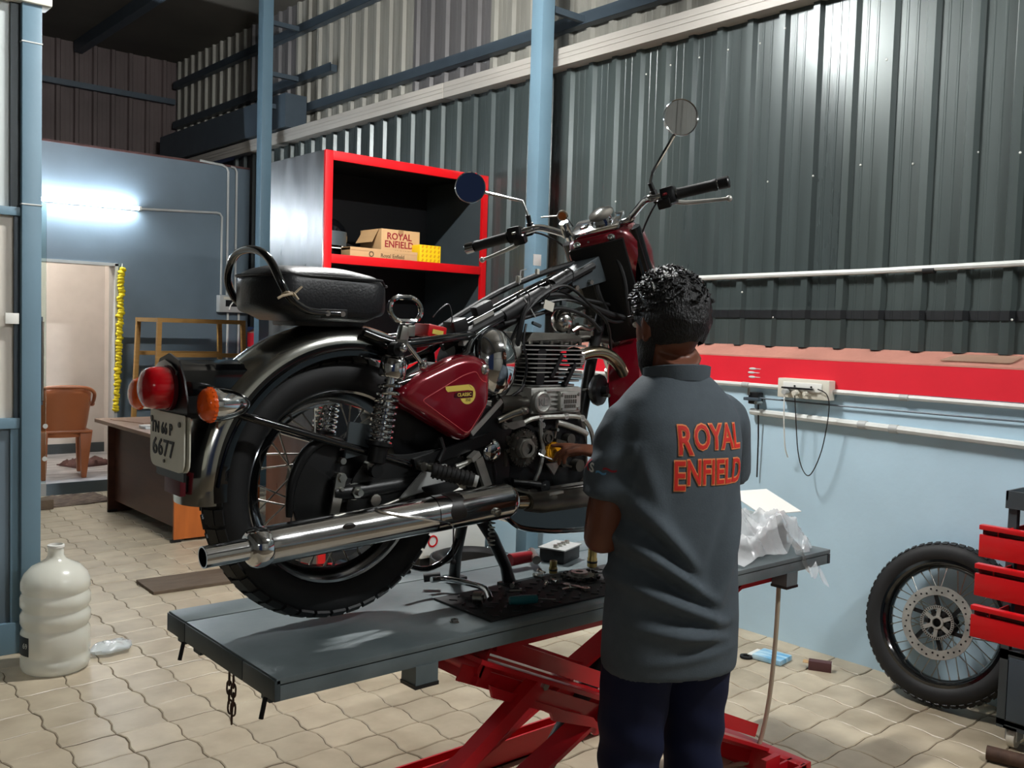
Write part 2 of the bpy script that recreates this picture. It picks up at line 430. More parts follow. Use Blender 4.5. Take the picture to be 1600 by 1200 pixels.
lo_a = corr_mesh('wall_sheet', 5, 1.463, 1.66, 'corr_dark'); hi_a = corr_mesh('wall_sheet', 5, 1.61, 3.2, 'corr_dark'); hi_b = corr_mesh('wall_sheet', 5, 1.61, 3.2, 'corr_dark2')
pale = [corr_mesh('wall_sheet', 5, 3.1, 4.5, k) for k in ('corr_pale', 'corr_grey')]
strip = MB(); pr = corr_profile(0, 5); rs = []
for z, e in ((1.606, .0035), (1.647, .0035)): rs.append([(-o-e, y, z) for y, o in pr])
lap_shadow_me = strip.loft(rs, caps=False, closed=False).mesh('lap_shadow', 'cab_black', ang=20, fix=False)  # black strip standing in for the shadow in the gap between overlapping sheets
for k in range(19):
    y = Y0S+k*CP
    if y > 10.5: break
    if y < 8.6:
        for me, x in ((lo_a, 4.196), ((hi_a, hi_b)[k % 2], 4.2-.002*(k % 2)), (lap_shadow_me, 4.1925)):
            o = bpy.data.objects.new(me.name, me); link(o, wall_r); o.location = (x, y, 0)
    o = bpy.data.objects.new('wall_sheet', pale[1 if k in (12, 15) else 0]); link(o, wall_r); o.location = (4.36-.002*(k % 2), y, 0)
scr = MB().lathe([(.0055, 0), (.0055, .002), (.003, .005), (0.0, .0055)], axis=(-1, 0, 0), n=8).mesh('screw_head', 'white_plastic')
for px, py in ((1345, 258), (1427, 256), (1528, 238), (1598, 240), (1275, 276), (1200, 284), (1138, 293), (1390, 95), (1231, 46), (1188, 68), (1138, 78), (1093, 90), (1048, 102), (1010, 116), (962, 315), (1292, 494), (1368, 497), (1442, 492), (1509, 498), (1585, 500), (1164, 457), (1212, 496)):
    p = at_x(px, py, 4.2); k = (p.y-Y0S) % RP
    o = bpy.data.objects.new('screw_head', scr); link(o, wall_r); o.location = (4.199 if k < .13 else 4.175, p.y, p.z)
# box duct along the wall top, girts, columns
for k, (a, b) in enumerate(((11.1, 8.28), (8.26, 5.605), (5.595, 2.28), (2.27, -5))):
    mb = MB().span((4.098, b, 3.145), (4.2, a, 3.255), bev=.004)
    mb.span((4.094, b, 3.187), (4.1, a, 3.19)).span((4.094, b, 3.215), (4.1, a, 3.218))
    o = struct('trim_%d' % (k+1), mb, 'beam_white'); o['label'] = ('far end of the white box duct behind the far column', 'white box duct between the two blue columns', 'white box duct running past the near column', 'near white box duct leaving the frame top')[k]
for k, (z, a, b) in enumerate(((4.205, 11.1, -5), (3.752, 11.1, 7.5), (3.465, 8.1, -5))):
    mb = MB().span((4.27, b, z-.03), (4.335, a, z+.03)).span((4.27, b, z-.03), (4.275, a, z+.045))
    o = struct('trim_%d' % (k+5), mb, 'steel_dark'); o['label'] = ('topmost dark girt across the pale sheeting', 'short dark girt by the far column', 'lowest dark girt just above the white duct')[k]
o = struct('trim_8', MB().span((4.05, 7.9, 3.262), (4.26, 10.9, 3.56)), 'steel_dark'); o['label'] = 'dark boxed-in panel above the far end of the duct'
def column(name, y, label):
    mb = MB().span((3.91, y-.05, 0), (4.01, y+.05, 4.48), bev=.006)
    o = struct(name, mb, 'steel_blue'); o['label'] = label
    part('base_plate', MB().span((3.88, y-.08, 0), (4.04, y+.08, .012)), 'steel_blue', o)
    for z in (3.465, 3.752, 4.205): part('bracket', MB().span((4.0, y-.04, z-.02), (4.3, y-.005, z+.02)), 'steel_dark', o)
    return o
column('column_1', 4.40, 'blue steel column in front of the dark corrugated wall'); column('column_2', 8.12, 'far blue steel column beside the red framed cupboard')
# back of the hall
brown = MB(); pr = corr_profile(0, 50)
brown.loft([[(-5.2+y, 11.2+.0-o, 0) for y, o in pr], [(-5.2+y, 11.2-o, 4.5) for y, o in pr]], caps=False, closed=False)
struct('wall_back', brown, 'corr_brown', ang=20)
o = struct('trim_9', MB().span((-5, 11.1, 4.0), (4.3, 11.16, 4.06)), 'steel_dark'); o['label'] = 'dark girt across the brown back wall'
struct('ceiling', MB().span((-5.2, -5.2, 4.5), (4.5, 11.3, 4.56)), 'roof')
o = struct('trim_10', MB().span((3.2, -5, 4.38), (3.29, 11.15, 4.5)), 'steel_dark'); o['label'] = 'dark purlin under the roof near the corrugated wall'
o = struct('trim_11', MB().span((.2, -5, 4.38), (.29, 11.15, 4.5)), 'steel_dark'); o['label'] = 'dark purlin under the roof above the camera'
wf = MB(); pr = corr_profile(-5.2, 86); wf.loft([[(-5.0+o, y, 0) for y, o in pr], [(-5.0+o, y, 4.5) for y, o in pr]], caps=False, closed=False)
struct('wall_left', wf, 'corr_pale', ang=20)
for k, z in enumerate((2.4, 3.4)):
    o = struct('trim_%d' % (12+k), MB().span((-4.97, -5, z), (-4.9, 11.1, z+.08)), 'steel_dark'); o['label'] = ('lower', 'upper')[k]+' dark girt on the far left wall behind the camera'
wf = MB(); pr = corr_profile(0, 26); wf.loft([[(-.8+y, -5.0+o, 0) for y, o in pr], [(-.8+y, -5.0+o, 4.5) for y, o in pr]], caps=False, closed=False)
struct('wall_front', wf, 'corr_pale', ang=20)
o = struct('trim_14', MB().span((-.8, -4.96, 2.75), (4.2, -4.9, 2.83)), 'steel_dark'); o['label'] = 'dark girt across the front wall behind the camera'
# slate blue partition with the office doorway
mb = MB().span((-5, 8.7, 0), (1.7, 8.84, 2.98)).span((1.7, 8.7, 1.98), (2.87, 8.84, 2.98)).span((2.87, 8.7, 0), (4.1, 8.84, 2.98))
part_w = struct('wall_partition', mb, 'wall_slate')
part('coping', MB().span((-5, 8.692, 2.968), (4.1, 8.85, 2.986)), 'rag_plum', part_w)
part('door_jamb', MB().span((2.845, 8.69, .1), (2.872, 8.85, 1.985)).span((1.7, 8.69, 1.965), (2.872, 8.85, 1.99)), 'conduit', part_w)
fl2 = struct('floor_office', MB().span((1.0, 8.55, -.02), (3.4, 10.5, .10)), 'mosaic')
part('riser', MB().span((1.0, 8.54, 0), (2.9, 8.552, .098)), 'wall_slate', fl2)
struct('wall_office_back', MB().span((1.0, 10.4, .1), (3.4, 10.5, 2.7)), 'wall_pale')
part('baseboard', MB().span((1.0, 10.385, .1), (3.4, 10.4, .2)), 'cart_grey', bpy.data.objects['wall_office_back'])
struct('wall_office_right', MB().span((3.3, 8.84, .1), (3.4, 10.4, 2.7)), 'wall_pale')
struct('wall_office_left', MB().span((1.0, 8.84, .1), (1.1, 10.4, 2.7)), 'wall_pale')
struct('ceiling_office', MB().span((1.0, 8.84, 2.7), (3.4, 10.5, 2.76)), 'wall_pale')

def tube_light(name, label, a, b, mat, base_off, group=None):
    a, b = Vector(a), Vector(b); t = thing(name, label, 'light', a, group=group); d = b-a
    part('tube', MB().cyl((0, 0, 0), d, .016, n=12), mat, t)
    off = Vector(base_off)
    part('batten', MB().bar(off, d+off, .03, .045, hint=off), 'white_plastic', t)
    for p, s_ in ((Vector((0, 0, 0)), -1), (d, 1)):
        part('end_cap', MB().cyl(p-d.normalized()*.001*s_, p+d.normalized()*.022*s_, .019, n=12).bar(p+d.normalized()*.01*s_, p+d.normalized()*.01*s_+off, .022, .03), 'white_plastic', t)
    return t
tube_light('tube_light', 'lit white tube light on the slate blue wall above the doorway', (1.86, 8.645, 2.478), (3.03, 8.645, 2.485), 'tube_back', (0, .04, 0))
tube_light('tube_light', 'second tube light on the slate wall behind the glazed partition', (.55, 8.645, 2.478), (1.72, 8.645, 2.478), 'tube_back', (0, .04, 0))
tube_light('bay_light', 'bright ceiling tube hung over the motorcycle lift', (2.25, 3.55, 3.55), (2.8, 3.55, 3.55), 'tube_bay', (0, 0, .045))
tube_light('shop_light', 'bright ceiling tube behind the camera', (-3.9, -2.6, 3.3), (-3.1, -3.4, 3.3), 'tube_front', (0, 0, .045))
tube_light('side_light', 'bright ceiling tube to the right of the camera', (2.4, -.5, 3.55), (3.4, -.5, 3.55), 'tube_side', (0, 0, .045))
tube_light('office_light', 'warm white tube inside the small office', (1.4, 9.6, 2.62), (2.6, 9.6, 2.62), 'tube_room', (0, 0, .045))

# glazed partition at the left edge, one framed unit
gp = struct('partition_glazed', MB().span((1.098, 4.56, 0), (1.178, 4.64, 2.86), bev=.004), 'steel_blue')
gp['label'] = 'pale blue steel post of the glazed partition'
part('rail', MB().span((-1, 4.575, 1.935), (1.1, 4.625, 1.972), bev=.003), 'steel_blue', gp)
part('rail', MB().span((-1, 4.575, 1.006), (1.1, 4.625, 1.052), bev=.003), 'steel_blue', gp)
part('rail', MB().span((-1, 4.575, 0), (1.1, 4.625, .14), bev=.003), 'steel_blue', gp)
part('top_cap', MB().span((-1, 4.54, 2.845), (1.215, 4.66, 2.885), bev=.008), 'cream_plastic', gp)
part('jamb', MB().span((1.06, 4.59, 1.97), (1.1, 4.63, 2.85)), 'cart_grey', gp)
part('jamb', MB().span((1.075, 4.59, 1.05), (1.1, 4.63, 1.94)), 'steel_dark', gp)
part('jamb', MB().span((1.06, 4.585, .13), (1.1, 4.63, 1.01)), 'steel_blue', gp)
part('pane', MB().span((-1, 4.605, 1.96), (1.065, 4.613, 2.85)), 'frost', gp, label='milky upper pane')
part('pane', MB().span((-1, 4.605, 1.04), (1.08, 4.613, 1.95)), 'panel_cream', gp, label='cream middle pane')
part('pane', MB().span((-1, 4.605, .13), (1.03, 4.613, 1.01)), 'frost', gp, label='pale lower pane')
part('pane_rim', MB().span((1.02, 4.598, .13), (1.065, 4.62, 1.01)), 'wall_slate', gp)
part('latch_plate', MB().span((1.035, 4.568, 1.465), (1.09, 4.576, 1.512), bev=.002), 'white_plastic', gp)
for z in (2.68, 1.985): part('weld_seam', MB().span((1.096, 4.557, z), (1.18, 4.643, z+.005)), 'conduit_white', gp)
# open glass door of the office
gd = struct('door_1', MB().span((1.35, 8.395, .11), (2.205, 8.405, 2.42)), 'glass'); gd['label'] = 'open frameless glass door with steel bar handle'
part('door_handle', MB().span((2.14, 8.375, .78), (2.175, 8.387, 1.50)), 'steel_dark', gd)
hb = part('bar', MB().cyl((2.165, 8.35, .82), (2.165, 8.35, 1.46), .011, n=10).cyl((2.165, 8.35, .88), (2.165, 8.38, .88), .009, n=8).cyl((2.165, 8.35, 1.40), (2.165, 8.38, 1.40), .009, n=8), 'steel', gd)
for px, py in ((60, 640), (71, 666), (59, 692), (70, 717), (60, 752)):
    p = at_y(px, py, 8.39); part('sticker', MB().cyl((p.x, 8.392, p.z), (p.x, 8.3945, p.z), .02, n=14), 'conduit_white', gd)
part('patch_fitting', MB().span((1.9, 8.38, .03), (2.205, 8.42, .13)), 'conduit', gd)

# conduits on the slate wall, junction box
def pipe(name, pts, r, mat, label, n=8, smooth=0, group=None): return solo(name, MB().tube(pts, r, n, smooth=smooth), mat, label, 'pipe', group=group)
pipe('conduit_pipe', [(3.06, 8.688, 2.487), (3.77, 8.688, 2.525), (3.80, 8.688, 2.52), (3.82, 8.688, 2.49), (3.82, 8.688, 1.76)], .011, 'conduit', 'grey conduit running right from the tube light then down')
pipe('conduit_pipe', [(3.6, 8.688, 2.99), (3.815, 8.685, 2.975), (3.862, 8.685, 2.955), (3.876, 8.685, 2.92), (3.876, 8.685, 1.76)], .011, 'conduit', 'middle grey conduit dropping from the wall top to the switch box')
pipe('conduit_pipe', [(3.9, 8.688, 2.97), (3.94, 8.685, 2.965), (3.96, 8.685, 2.93), (3.96, 8.685, 1.76)], .011, 'conduit', 'right-hand grey conduit of the three above the switch box')
pipe('conduit_pipe', [(3.89, 8.686, 1.59), (3.88, 8.686, .3)], .011, 'conduit_white', 'left pale conduit below the grey switch box')
pipe('conduit_pipe', [(4.0, 8.686, 1.59), (3.99, 8.686, .3)], .011, 'conduit_white', 'right pale conduit below the grey switch box')
t = thing('switch_box', 'grey switch box on the slate wall above the wooden frame', 'box', (3.93, 8.7, 1.67))
part('body', MB().span((-.15, -.075, -.075), (.15, 0, .085), bev=.006), 'conduit', t)
part('switch_row', MB().span((-.09, -.08, -.02), (.12, -.074, .04)), 'black_plastic', t); part('cover_strip', MB().span((-.11, -.079, .045), (.13, -.073, .07)), 'cream_plastic', t)
part('plug_lead', MB().tube([(-.02, -.08, .02), (-.05, -.095, -.01), (-.06, -.09, -.05)], .006, 6), 'white_plastic', t)

# pipes, cables and socket box on the blue wall
pipe('wall_pipe', [at_x(1000, 438, 4.165), at_x(1360, 424, 4.165), at_x(1600, 411, 4.165), Vector((4.165, .2, 1.84)), Vector((4.165, -3, 1.86))], .0135, 'conduit_white', 'white pipe fixed across the dark corrugated wall')
p = at_x(1443, 423, 4.165); q = at_x(1461, 422, 4.165); solo('tape_wrap', MB().cyl((4.165, p.y, p.z), (4.165, q.y, q.z), .016, n=12), 'black_rubber', 'black tape wrapped round the white wall pipe', 'tape')
z1 = 1.262
pipe('wall_conduit', [(4.082, 4.3, z1+.005), (4.082, 2.75, z1), (4.082, 1.2, z1-.008), (4.082, -3, z1-.01)], .012, 'conduit_white', 'white conduit along the lower edge of the red band')
pipe('wall_conduit', [(4.078, 2.86, 1.13), (4.078, 2.1, 1.115), (4.078, 1.2, 1.092), (4.078, -3, 1.05)], .017, 'conduit_white', 'thicker white conduit below the socket box')
for i, (y, z, r) in enumerate(((2.06, 1.257, .0145), (2.1, 1.114, .020), (2.25, 1.118, .020), (2.9, 1.262, .0145))):
    solo('pipe_coupler', MB().cyl((4.08, y-.02, z), (4.08, y+.02, z), r, n=12), 'conduit', ('coupler on the upper white conduit under the red band', 'right coupler on the thick lower conduit', 'left coupler on the thick lower conduit', 'coupler on the conduit behind the man')[i], 'pipe fitting')
pipe('thin_cable', [at_x(1188, 622, 4.06), at_x(1300, 633, 4.085), at_x(1450, 646, 4.085), at_x(1600, 659, 4.085), Vector((4.085, 0, 1.12))], .0045, 'steel_dark', 'thin dark cable strung between the two white conduits', n=6)
t = thing('cable_clamp', 'black cable clamp on the wall beside the man\'s shoulder', 'clamp', at_x(1182, 622, 4.08))
part('block', MB().span((-.03, -.03, -.03), (.015, .03, .03), bev=.006), 'black_plastic', t); part('jaw', MB().span((-.05, -.045, -.012), (-.02, .045, .004), bev=.004), 'steel_dark', t)
part('bolt', MB().cyl((-.05, -.03, -.02), (.0, -.03, -.02), .009, n=8).cyl((-.04, .02, .015), (-.04, .02, .05), .006, n=8), 'steel', t); part('wire', MB().tube([(-.01, -.02, -.03), (0, -.022, -.2), (.005, -.02, -.4)], .004, 6), 'black_plastic', t)
a, b = at_x(1221, 592, 4.07), at_x(1300, 624, 4.07)
t = thing('socket_box', 'white electrical socket box with plugs on the red band', 'socket box', (4.095, (a.y+b.y)/2, (a.z+b.z)/2)); hw, hh = (a.y-b.y)/2, .047
part('body', MB().span((-.055, -hw, -hh), (0, hw, hh), bev=.005), 'cream_plastic', t)
part('face_plate', MB().span((-.061, -hw*.74, -.012), (-.054, hw*.76, .03), bev=.002), 'white_plastic', t)
for y in (.04, -.05): part('screw', MB().cyl((-.064, y, .012), (-.06, y, .012), .005, n=8), 'black_plastic', t)
part('plug', MB().cyl((-.10, .075, -.018), (-.058, .075, -.014), .013, n=10), 'conduit', t); part('plug', MB().cyl((-.10, .02, -.02), (-.058, .02, -.016), .012, n=10), 'cream_plastic', t)
part('plug', MB().cyl((-.09, -.03, -.02), (-.058, -.03, -.018), .010, n=10), 'cream_plastic', t)
part('phone_charger', MB().box((-.07, .02, .002), (.012, .17, .008)), 'black_plastic', t)
pl = [(-.09, .02, -.02), (-.085, .015, -.1), (-.07, 0, -.3), (-.06, -.03, -.395), (-.06, -.07, -.40), (-.06, -.12, -.28), (-.065, -.15, -.1), (-.07, -.14, -.02), (-.07, -.09, .005)]
part('black_lead', MB().tube(pl, .0028, 6, smooth=5), 'black_plastic', t)
part('white_lead', MB().tube([(-.09, .075, -.02), (-.085, .078, -.12), (-.06, .08, -.28), (-.03, .08, -.34)], .0035, 6, smooth=4), 'white_plastic', t)
for i, (px, py, dl) in enumerate(((1176, 576, 'upper'), (1174, 582, 'middle'), (1175, 589, 'lower'))):
    p = at_x(px, py, 4.094); part('paint_mark', MB().ell((4.094, p.y, p.z), (.0015, .022, .006), 12, 6).ell((4.094, p.y-.022, p.z), (.001, .03, .002), 10, 6), 'conduit_white', wall_r)
solo('glass_scrap', MB().prism(roundpoly([(0, 0), (.3, .0), (.33, .06), (.06, .055)], .015), .004, o=(0, 0, 0), ux=(0, -1, 0), uy=(.85, 0, .5)), 'film', 'thin flat scrap lying on the pink plaster sill', 'scrap', loc=Vector((4.112, 1.93, 1.427)))
# ================================================================== FURNITURE AND CLUTTER
# red framed cupboard
t = thing('cupboard', 'tall grey steel cupboard with a red front frame', 'cupboard', (2.905, 5.15, 0)); CW, CD, CH = 1.262, .70, 2.555
part('side_panel', MB().span((0, .01, 0), (.012, CD, CH)), 'cab_steel', t, label='scuffed shiny grey side panel')
part('side_panel', MB().span((CW-.012, .01, 0), (CW, CD, CH)), 'cart_grey', t)
part('back_panel', MB().span((.012, CD-.01, 0), (CW-.012, CD, CH)), 'cab_black', t)
part('top_panel', MB().span((.012, .01, CH-.012), (CW-.012, CD, CH)), 'cab_black', t)
for z in (1.93, 1.28, .66, .08): part('shelf', MB().span((.012, .012, z-.012), (CW-.012, CD-.01, z)), 'cart_grey', t)
part('stile', MB().span((0, -.012, 0), (.052, .012, CH), bev=.002), 'red_paint', t, label='red front stile'); part('stile', MB().span((CW-.045, -.012, 0), (CW, .012, CH), bev=.002), 'red_paint', t)
part('top_rail', MB().span((.052, -.012, CH-.055), (CW-.045, .012, CH), bev=.002), 'red_paint', t)
for z in (1.935, 1.285, .665, .09): part('shelf_lip', MB().span((.052, -.012, z-.055), (CW-.045, .012, z), bev=.002), 'red_paint' if z > .2 else 'cab_black', t)
SZ = 1.931
# helmet
t = thing('helmet', 'black full-face helmet at the left end of the cupboard shelf', 'helmet', (3.09, 5.46, SZ))
hm = MB(); prof = [(.085, .0), (.112, .03), (.128, .09), (.130, .14), (.115, .20), (.08, .24), (.035, .26), (0.002, .263)]
part('shell', hm.lathe(prof, n=24, sx=1.0, sy=1.15), 'gloss_black', t)
part('visor', MB().loft([[(.134*cos(a)*1.0, .153*sin(a), z) for a in [radians(-150+i*12) for i in range(11)]] for z in (.075, .165)], caps=False, closed=False), 'cart_grey', t)
part('stripe', MB().loft([[(.1335*cos(a), .1525*sin(a), z) for a in [radians(-170+i*12) for i in range(15)]] for z in (.055, .062)], caps=False, closed=False), 'white_plastic', t)
part('graphic', MB().box((.05, -.135, .06), (.012, .006, .05), None, .002).box((.068, -.128, .055), (.01, .006, .03), None, .002), 'white_plastic', t)
# black seat pad
t = thing('seat_pad', 'spare black padded seat on the cupboard shelf behind a flat carton', 'seat', (3.3, 5.69, SZ))
rings = []
for i in range(9):
    u = i/8; x = -.16+.32*u; k = sin(pi*min(max(u, .04), .96))**.45
    rings.append([(x, .13*k*cos(a)*1.0, .07+.068*k*sin(a)) for a in [2*pi*j/16 for j in range(16)]])
part('cushion', MB().loft(rings), 'leather', t); part('piping', MB().tube([(-.15, -.1, .1), (0, -.125, .105), (.15, -.1, .1)], .005, 6, smooth=4), 'satin_black', t)
part('base', MB().span((-.14, -.1, 0), (.14, .1, .03), bev=.008), 'black_plastic', t)
def carton(name, label, x0, x1, y0, y1, h, mat, lid=True):
    t = thing(name, label, 'box', ((x0+x1)/2, (y0+y1)/2, SZ)); w, d = (x1-x0)/2, (y1-y0)/2
    part('body', MB().span((-w, -d, 0), (w, d, h), bev=.003), mat, t)
    if lid: part('tape', MB().span((-.02, -d-.001, h-.04), (.02, d+.001, h+.001)), 'carton_dark', t)
    return t, w, d
a, b = at_y(543, 395, 5.22), at_y(652, 395, 5.22)
t, w, d = carton('flat_carton', 'long flat brown carton at the front of the cupboard shelf', a.x, b.x-.02, 5.19, 5.3, .062, 'carton', False)
part('lid_flap', MB().span((-w, -d-.002, .045), (w, d, .0635)), 'carton', t)
lettering('print', 'Royal Enfield', .035, 'print_brown', t, (.06, -d-.003, .024), (1, 0, 0), (0, 0, 1)); part('emblem', MB().lathe([(.018, 0), (.018, .001), (.012, .0012), (.012, 0)], o=(-.10, -d-.002, .028), axis=(0, -1, 0), n=16), 'print_brown', t)
a, b = at_y(593, 380, 5.36), at_y(653, 380, 5.36)
t, w, d = carton('parts_carton', 'brown carton printed in maroon on the cupboard shelf', a.x, b.x, 5.34, 5.6, .215, 'carton')
part('open_flap', MB().prism([(0, 0), (-.05, -.09), (-.053, -.088), (0, -.006)], .2, o=(-w, d*.8, .212), ux=(1, 0, 0), uy=(0, 0, 1)), 'carton', t)
lettering('print', 'ROYAL', .062, 'print_maroon', t, (-.012, -d-.001, .168), (1, 0, 0), (0, 0, 1), offset=.0012); lettering('print', 'ENFIELD', .062, 'print_maroon', t, (-.012, -d-.001, .115), (1, 0, 0), (0, 0, 1), offset=.0012); lettering('print', '10 PARTS', .034, 'print_brown', t, (.02, -d-.001, .066), (1, 0, 0), (0, 0, 1), offset=.0008)
a, b = at_y(653, 390, 5.27), at_y(686, 390, 5.27)
t, w, d = carton('yellow_carton', 'small yellow patterned box at the right of the printed carton', a.x, b.x, 5.25, 5.38, .125, 'yellow_box', False)
for i in range(5):
    for j in range(4): part('pattern_mark', MB().bar((-w+.02+i*.033, -d-.0008, .015+j*.03), (-w+.03+i*.033, -d-.0008, .032+j*.03), .012, .001, hint=(0, 1, 0)), 'gear_yellow', t)

# desk
t = thing('desk', 'brown wooden desk behind the rear wheel', 'desk', (2.46, 6.3, 0))
part('side_panel', MB().span((0, 0, .02), (.62, .02, .70)), 'desk_orange', t, label='orange veneered end panel'); part('side_panel', MB().span((-.02, 1.28, .0), (.62, 1.30, .70)), 'desk_dark', t)
part('modesty_panel', MB().span((.03, .02, .09), (.05, 1.28, .70)), 'desk_dark', t); part('table_top', MB().span((-.10, -.03, .70), (.70, 1.36, .728), bev=.003), 'desk_top', t)
part('drawer_unit', MB().span((.25, .02, .08), (.60, .42, .69)), 'desk_dark', t)
for z in (.1, .3, .5): dr = part('drawer', MB().span((.60, .03, z), (.615, .41, z+.18)), 'desk_orange', t)
for y in (.01, 1.29): part('foot', MB().span((-.02, y-.012, 0), (.05, y+.012, .02)), 'black_plastic', t)
solo('paper_sheet', MB().span((-.14, -.2, 0), (.14, .2, .004)), 'desk_top', 'flat board lying on the far corner of the desk', 'board', loc=(2.62, 7.35, .729), rot=(0, 0, .3))
t = thing('clear_packet', 'small pale packet on the desk top behind the number plate', 'packet', (2.46, 6.8, .729)); part('pouch', MB().span((-.04, -.07, 0), (.04, .07, .018), bev=.006), 'packet_clear', t); part('flap', MB().span((-.04, .03, .018), (.04, .07, .021)), 'white_plastic', t)
# wooden frame stand
t = thing('wooden_stand', 'open light wood frame stand against the slate wall', 'stand', (3.26, 8.02, 0)); X_, Y_, Z_ = .36, .24, 1.52
for sx in (-1, 1):
    for sy in (-1, 1): part('leg', MB().bar((sx*(X_+.05), sy*(Y_+.03), 0), (sx*X_, sy*Y_, Z_-.01), .035, .035), 'wood_frame', t)
for sy in (-1, 1):
    part('top_rail', MB().span((-X_-.02, sy*Y_-.018, Z_-.035), (X_+.02, sy*Y_+.018, Z_)), 'wood_frame', t); part('cross_rail', MB().span((-X_-.02, sy*(Y_+.006)-.014, 1.2), (X_+.02, sy*(Y_+.006)+.014, 1.235)), 'wood_frame', t)
for sx in (-1, 1): part('top_rail', MB().span((sx*X_-.018, -Y_, Z_-.035), (sx*X_+.018, Y_, Z_-.001)), 'wood_frame', t)
# plastic armchair
t = thing('plastic_chair', 'brown plastic armchair seen from behind in the office doorway', 'chair', (2.46, 8.93, .10), (0, 0, radians(-6)))
rings = []
for z, w, y, r in ((.36, .19, -.20, .05), (.50, .215, -.215, .06), (.64, .23, -.235, .06), (.74, .235, -.25, .07), (.775, .21, -.252, .08), (.79, .15, -.252, .08)):
    rings.append([(w*sin(a), y+.14*(1-cos(a)), z) for a in [radians(-88+176*i/14) for i in range(15)]])
bk = MB().loft(rings, caps=False, closed=False); bk.loft([[(x*.96, y+.012, z) for x, y, z in r] for r in rings], caps=False, closed=False)
part('backrest', bk, 'chair_brown', t, fix=False)
part('rim', MB().tube([(-.255, -.02, .63), (-.252, -.14, .69), (-.235, -.22, .755), (-.16, -.262, .795), (0, -.268, .805), (.16, -.262, .795), (.235, -.22, .755), (.252, -.14, .69), (.255, -.02, .63)], .016, 8, smooth=4), 'chair_brown', t)
part('seat', MB().box((0, .0, .41), (.44, .42, .025), None, .01), 'chair_brown', t)
for s_ in (-1, 1):
    part('armrest', MB().tube([(s_*.255, -.05, .64), (s_*.26, .08, .63), (s_*.255, .2, .61), (s_*.25, .23, .5)], .022, 8, smooth=3), 'chair_brown', t)
    part('leg', MB().prism([(-.07, .42), (.035, .42), (.02, 0), (-.02, 0)], .05, o=(s_*.165, -.19, 0), ux=(s_*-1, 0, 0), uy=(0, 0, 1), bev=.008), 'chair_brown', t)
    part('leg', MB().prism([(-.05, .62), (.035, .45), (.02, 0), (-.02, 0)], .05, o=(s_*.20, .2, 0), ux=(s_*-1, 0, 0), uy=(0, 0, 1), bev=.008), 'chair_brown', t)
# garland
t = thing('garland', 'yellow marigold garland hanging down the door jamb', 'garland', (2.895, 8.66, 1.95))
part('string', MB().tube([(.0, 0, .04), (0, 0, 0), (-.025, 0, -.7), (-.04, 0, -1.26)], .003, 5), 'white_plastic', t)
fm = MB()
fm.ell((0, 0, 0), (.029, .029, .019), 14, 9)
fme = fm.mesh('flower', 'marigold')
for i in range(46):
    f = bpy.data.objects.new('flower', fme); link(f, t); u = i/45; f.location = (-.042*u+random.uniform(-.008, .008), random.uniform(-.006, .006), -.012-1.24*u); f.rotation_euler = (random.random()*.5, random.random()*.5, random.random()*6); s_ = random.uniform(.85, 1.15); f.scale = (s_*1.05, s_, s_*.95)
solo('wall_switch', MB().span((-.05, -.012, -.05), (.05, 0, .05), bev=.006).span((-.02, -.018, -.015), (.02, -.01, .02)), 'white_plastic', 'white switch plate on the pale office wall', 'switch', loc=Vector((at_y(172, 583, 10.4).x, 10.399, at_y(172, 583, 10.4).z)))
def rag(name, label, loc, sx, sy, h, mat, seed, rz=0):
    n, m = 16, 12; vs = []; random.seed(seed); off = Vector((seed*3.1, seed*1.7, 0)); bm = MB(); rows = []
    for top in (1, 0):
        g = []
        for i in range(n):
            for j in range(m):
                u, v = i/(n-1)-.5, j/(m-1)-.5; e = min(.5-abs(u), .5-abs(v))
                zz = (h*(.35+.65*abs(noise.noise(Vector((u*7, v*4, 0))+off)))*min(1, e*8+.25) if top else 0)
                g.append((u*sx*(1+.12*noise.noise(Vector((v*5, 1, seed)))), v*sy*(1+.1*noise.noise(Vector((u*5, 2, seed)))), zz+.001))
        bm.add(g, [(i*m+j, (i+1)*m+j, (i+1)*m+j+1, i*m+j+1) for i in range(n-1) for j in range(m-1)])
    border = [i*m for i in range(n)]+[(n-1)*m+j for j in range(1, m)]+[i*m+m-1 for i in range(n-2, -1, -1)]+[j for j in range(m-2, 0, -1)]
    bm.f += [(border[k], border[(k+1) % len(border)], n*m+border[(k+1) % len(border)], n*m+border[k]) for k in range(len(border))]
    return solo(name, bm, mat, label, 'rag', loc=loc, rot=(0, 0, rz), ang=60)
rag('door_mat', 'crumpled striped rag mat in front of the office step', (2.33, 8.2, 0), .62, .42, .05, 'mat_rag', 3, .1)
rag('foot_cloth', 'plum coloured cloth on the office floor behind the chair', (2.86, 9.5, .10), .42, .3, .09, 'rag_plum', 5, .3)
solo('floor_block', MB().span((-.09, -.06, 0), (.09, .06, .075), bev=.006), 'plank', 'small grey stone block beside the glass door', 'block', loc=(2.05, 7.98, 0))
solo('wooden_plank', MB().box((0, 0, .009), (.75, .3, .018), None, .002), 'plank', 'flat weathered wooden board lying on the pavers by the lift', 'board', loc=(2.28, 5.28, 0), rot=(0, 0, radians(-2)))
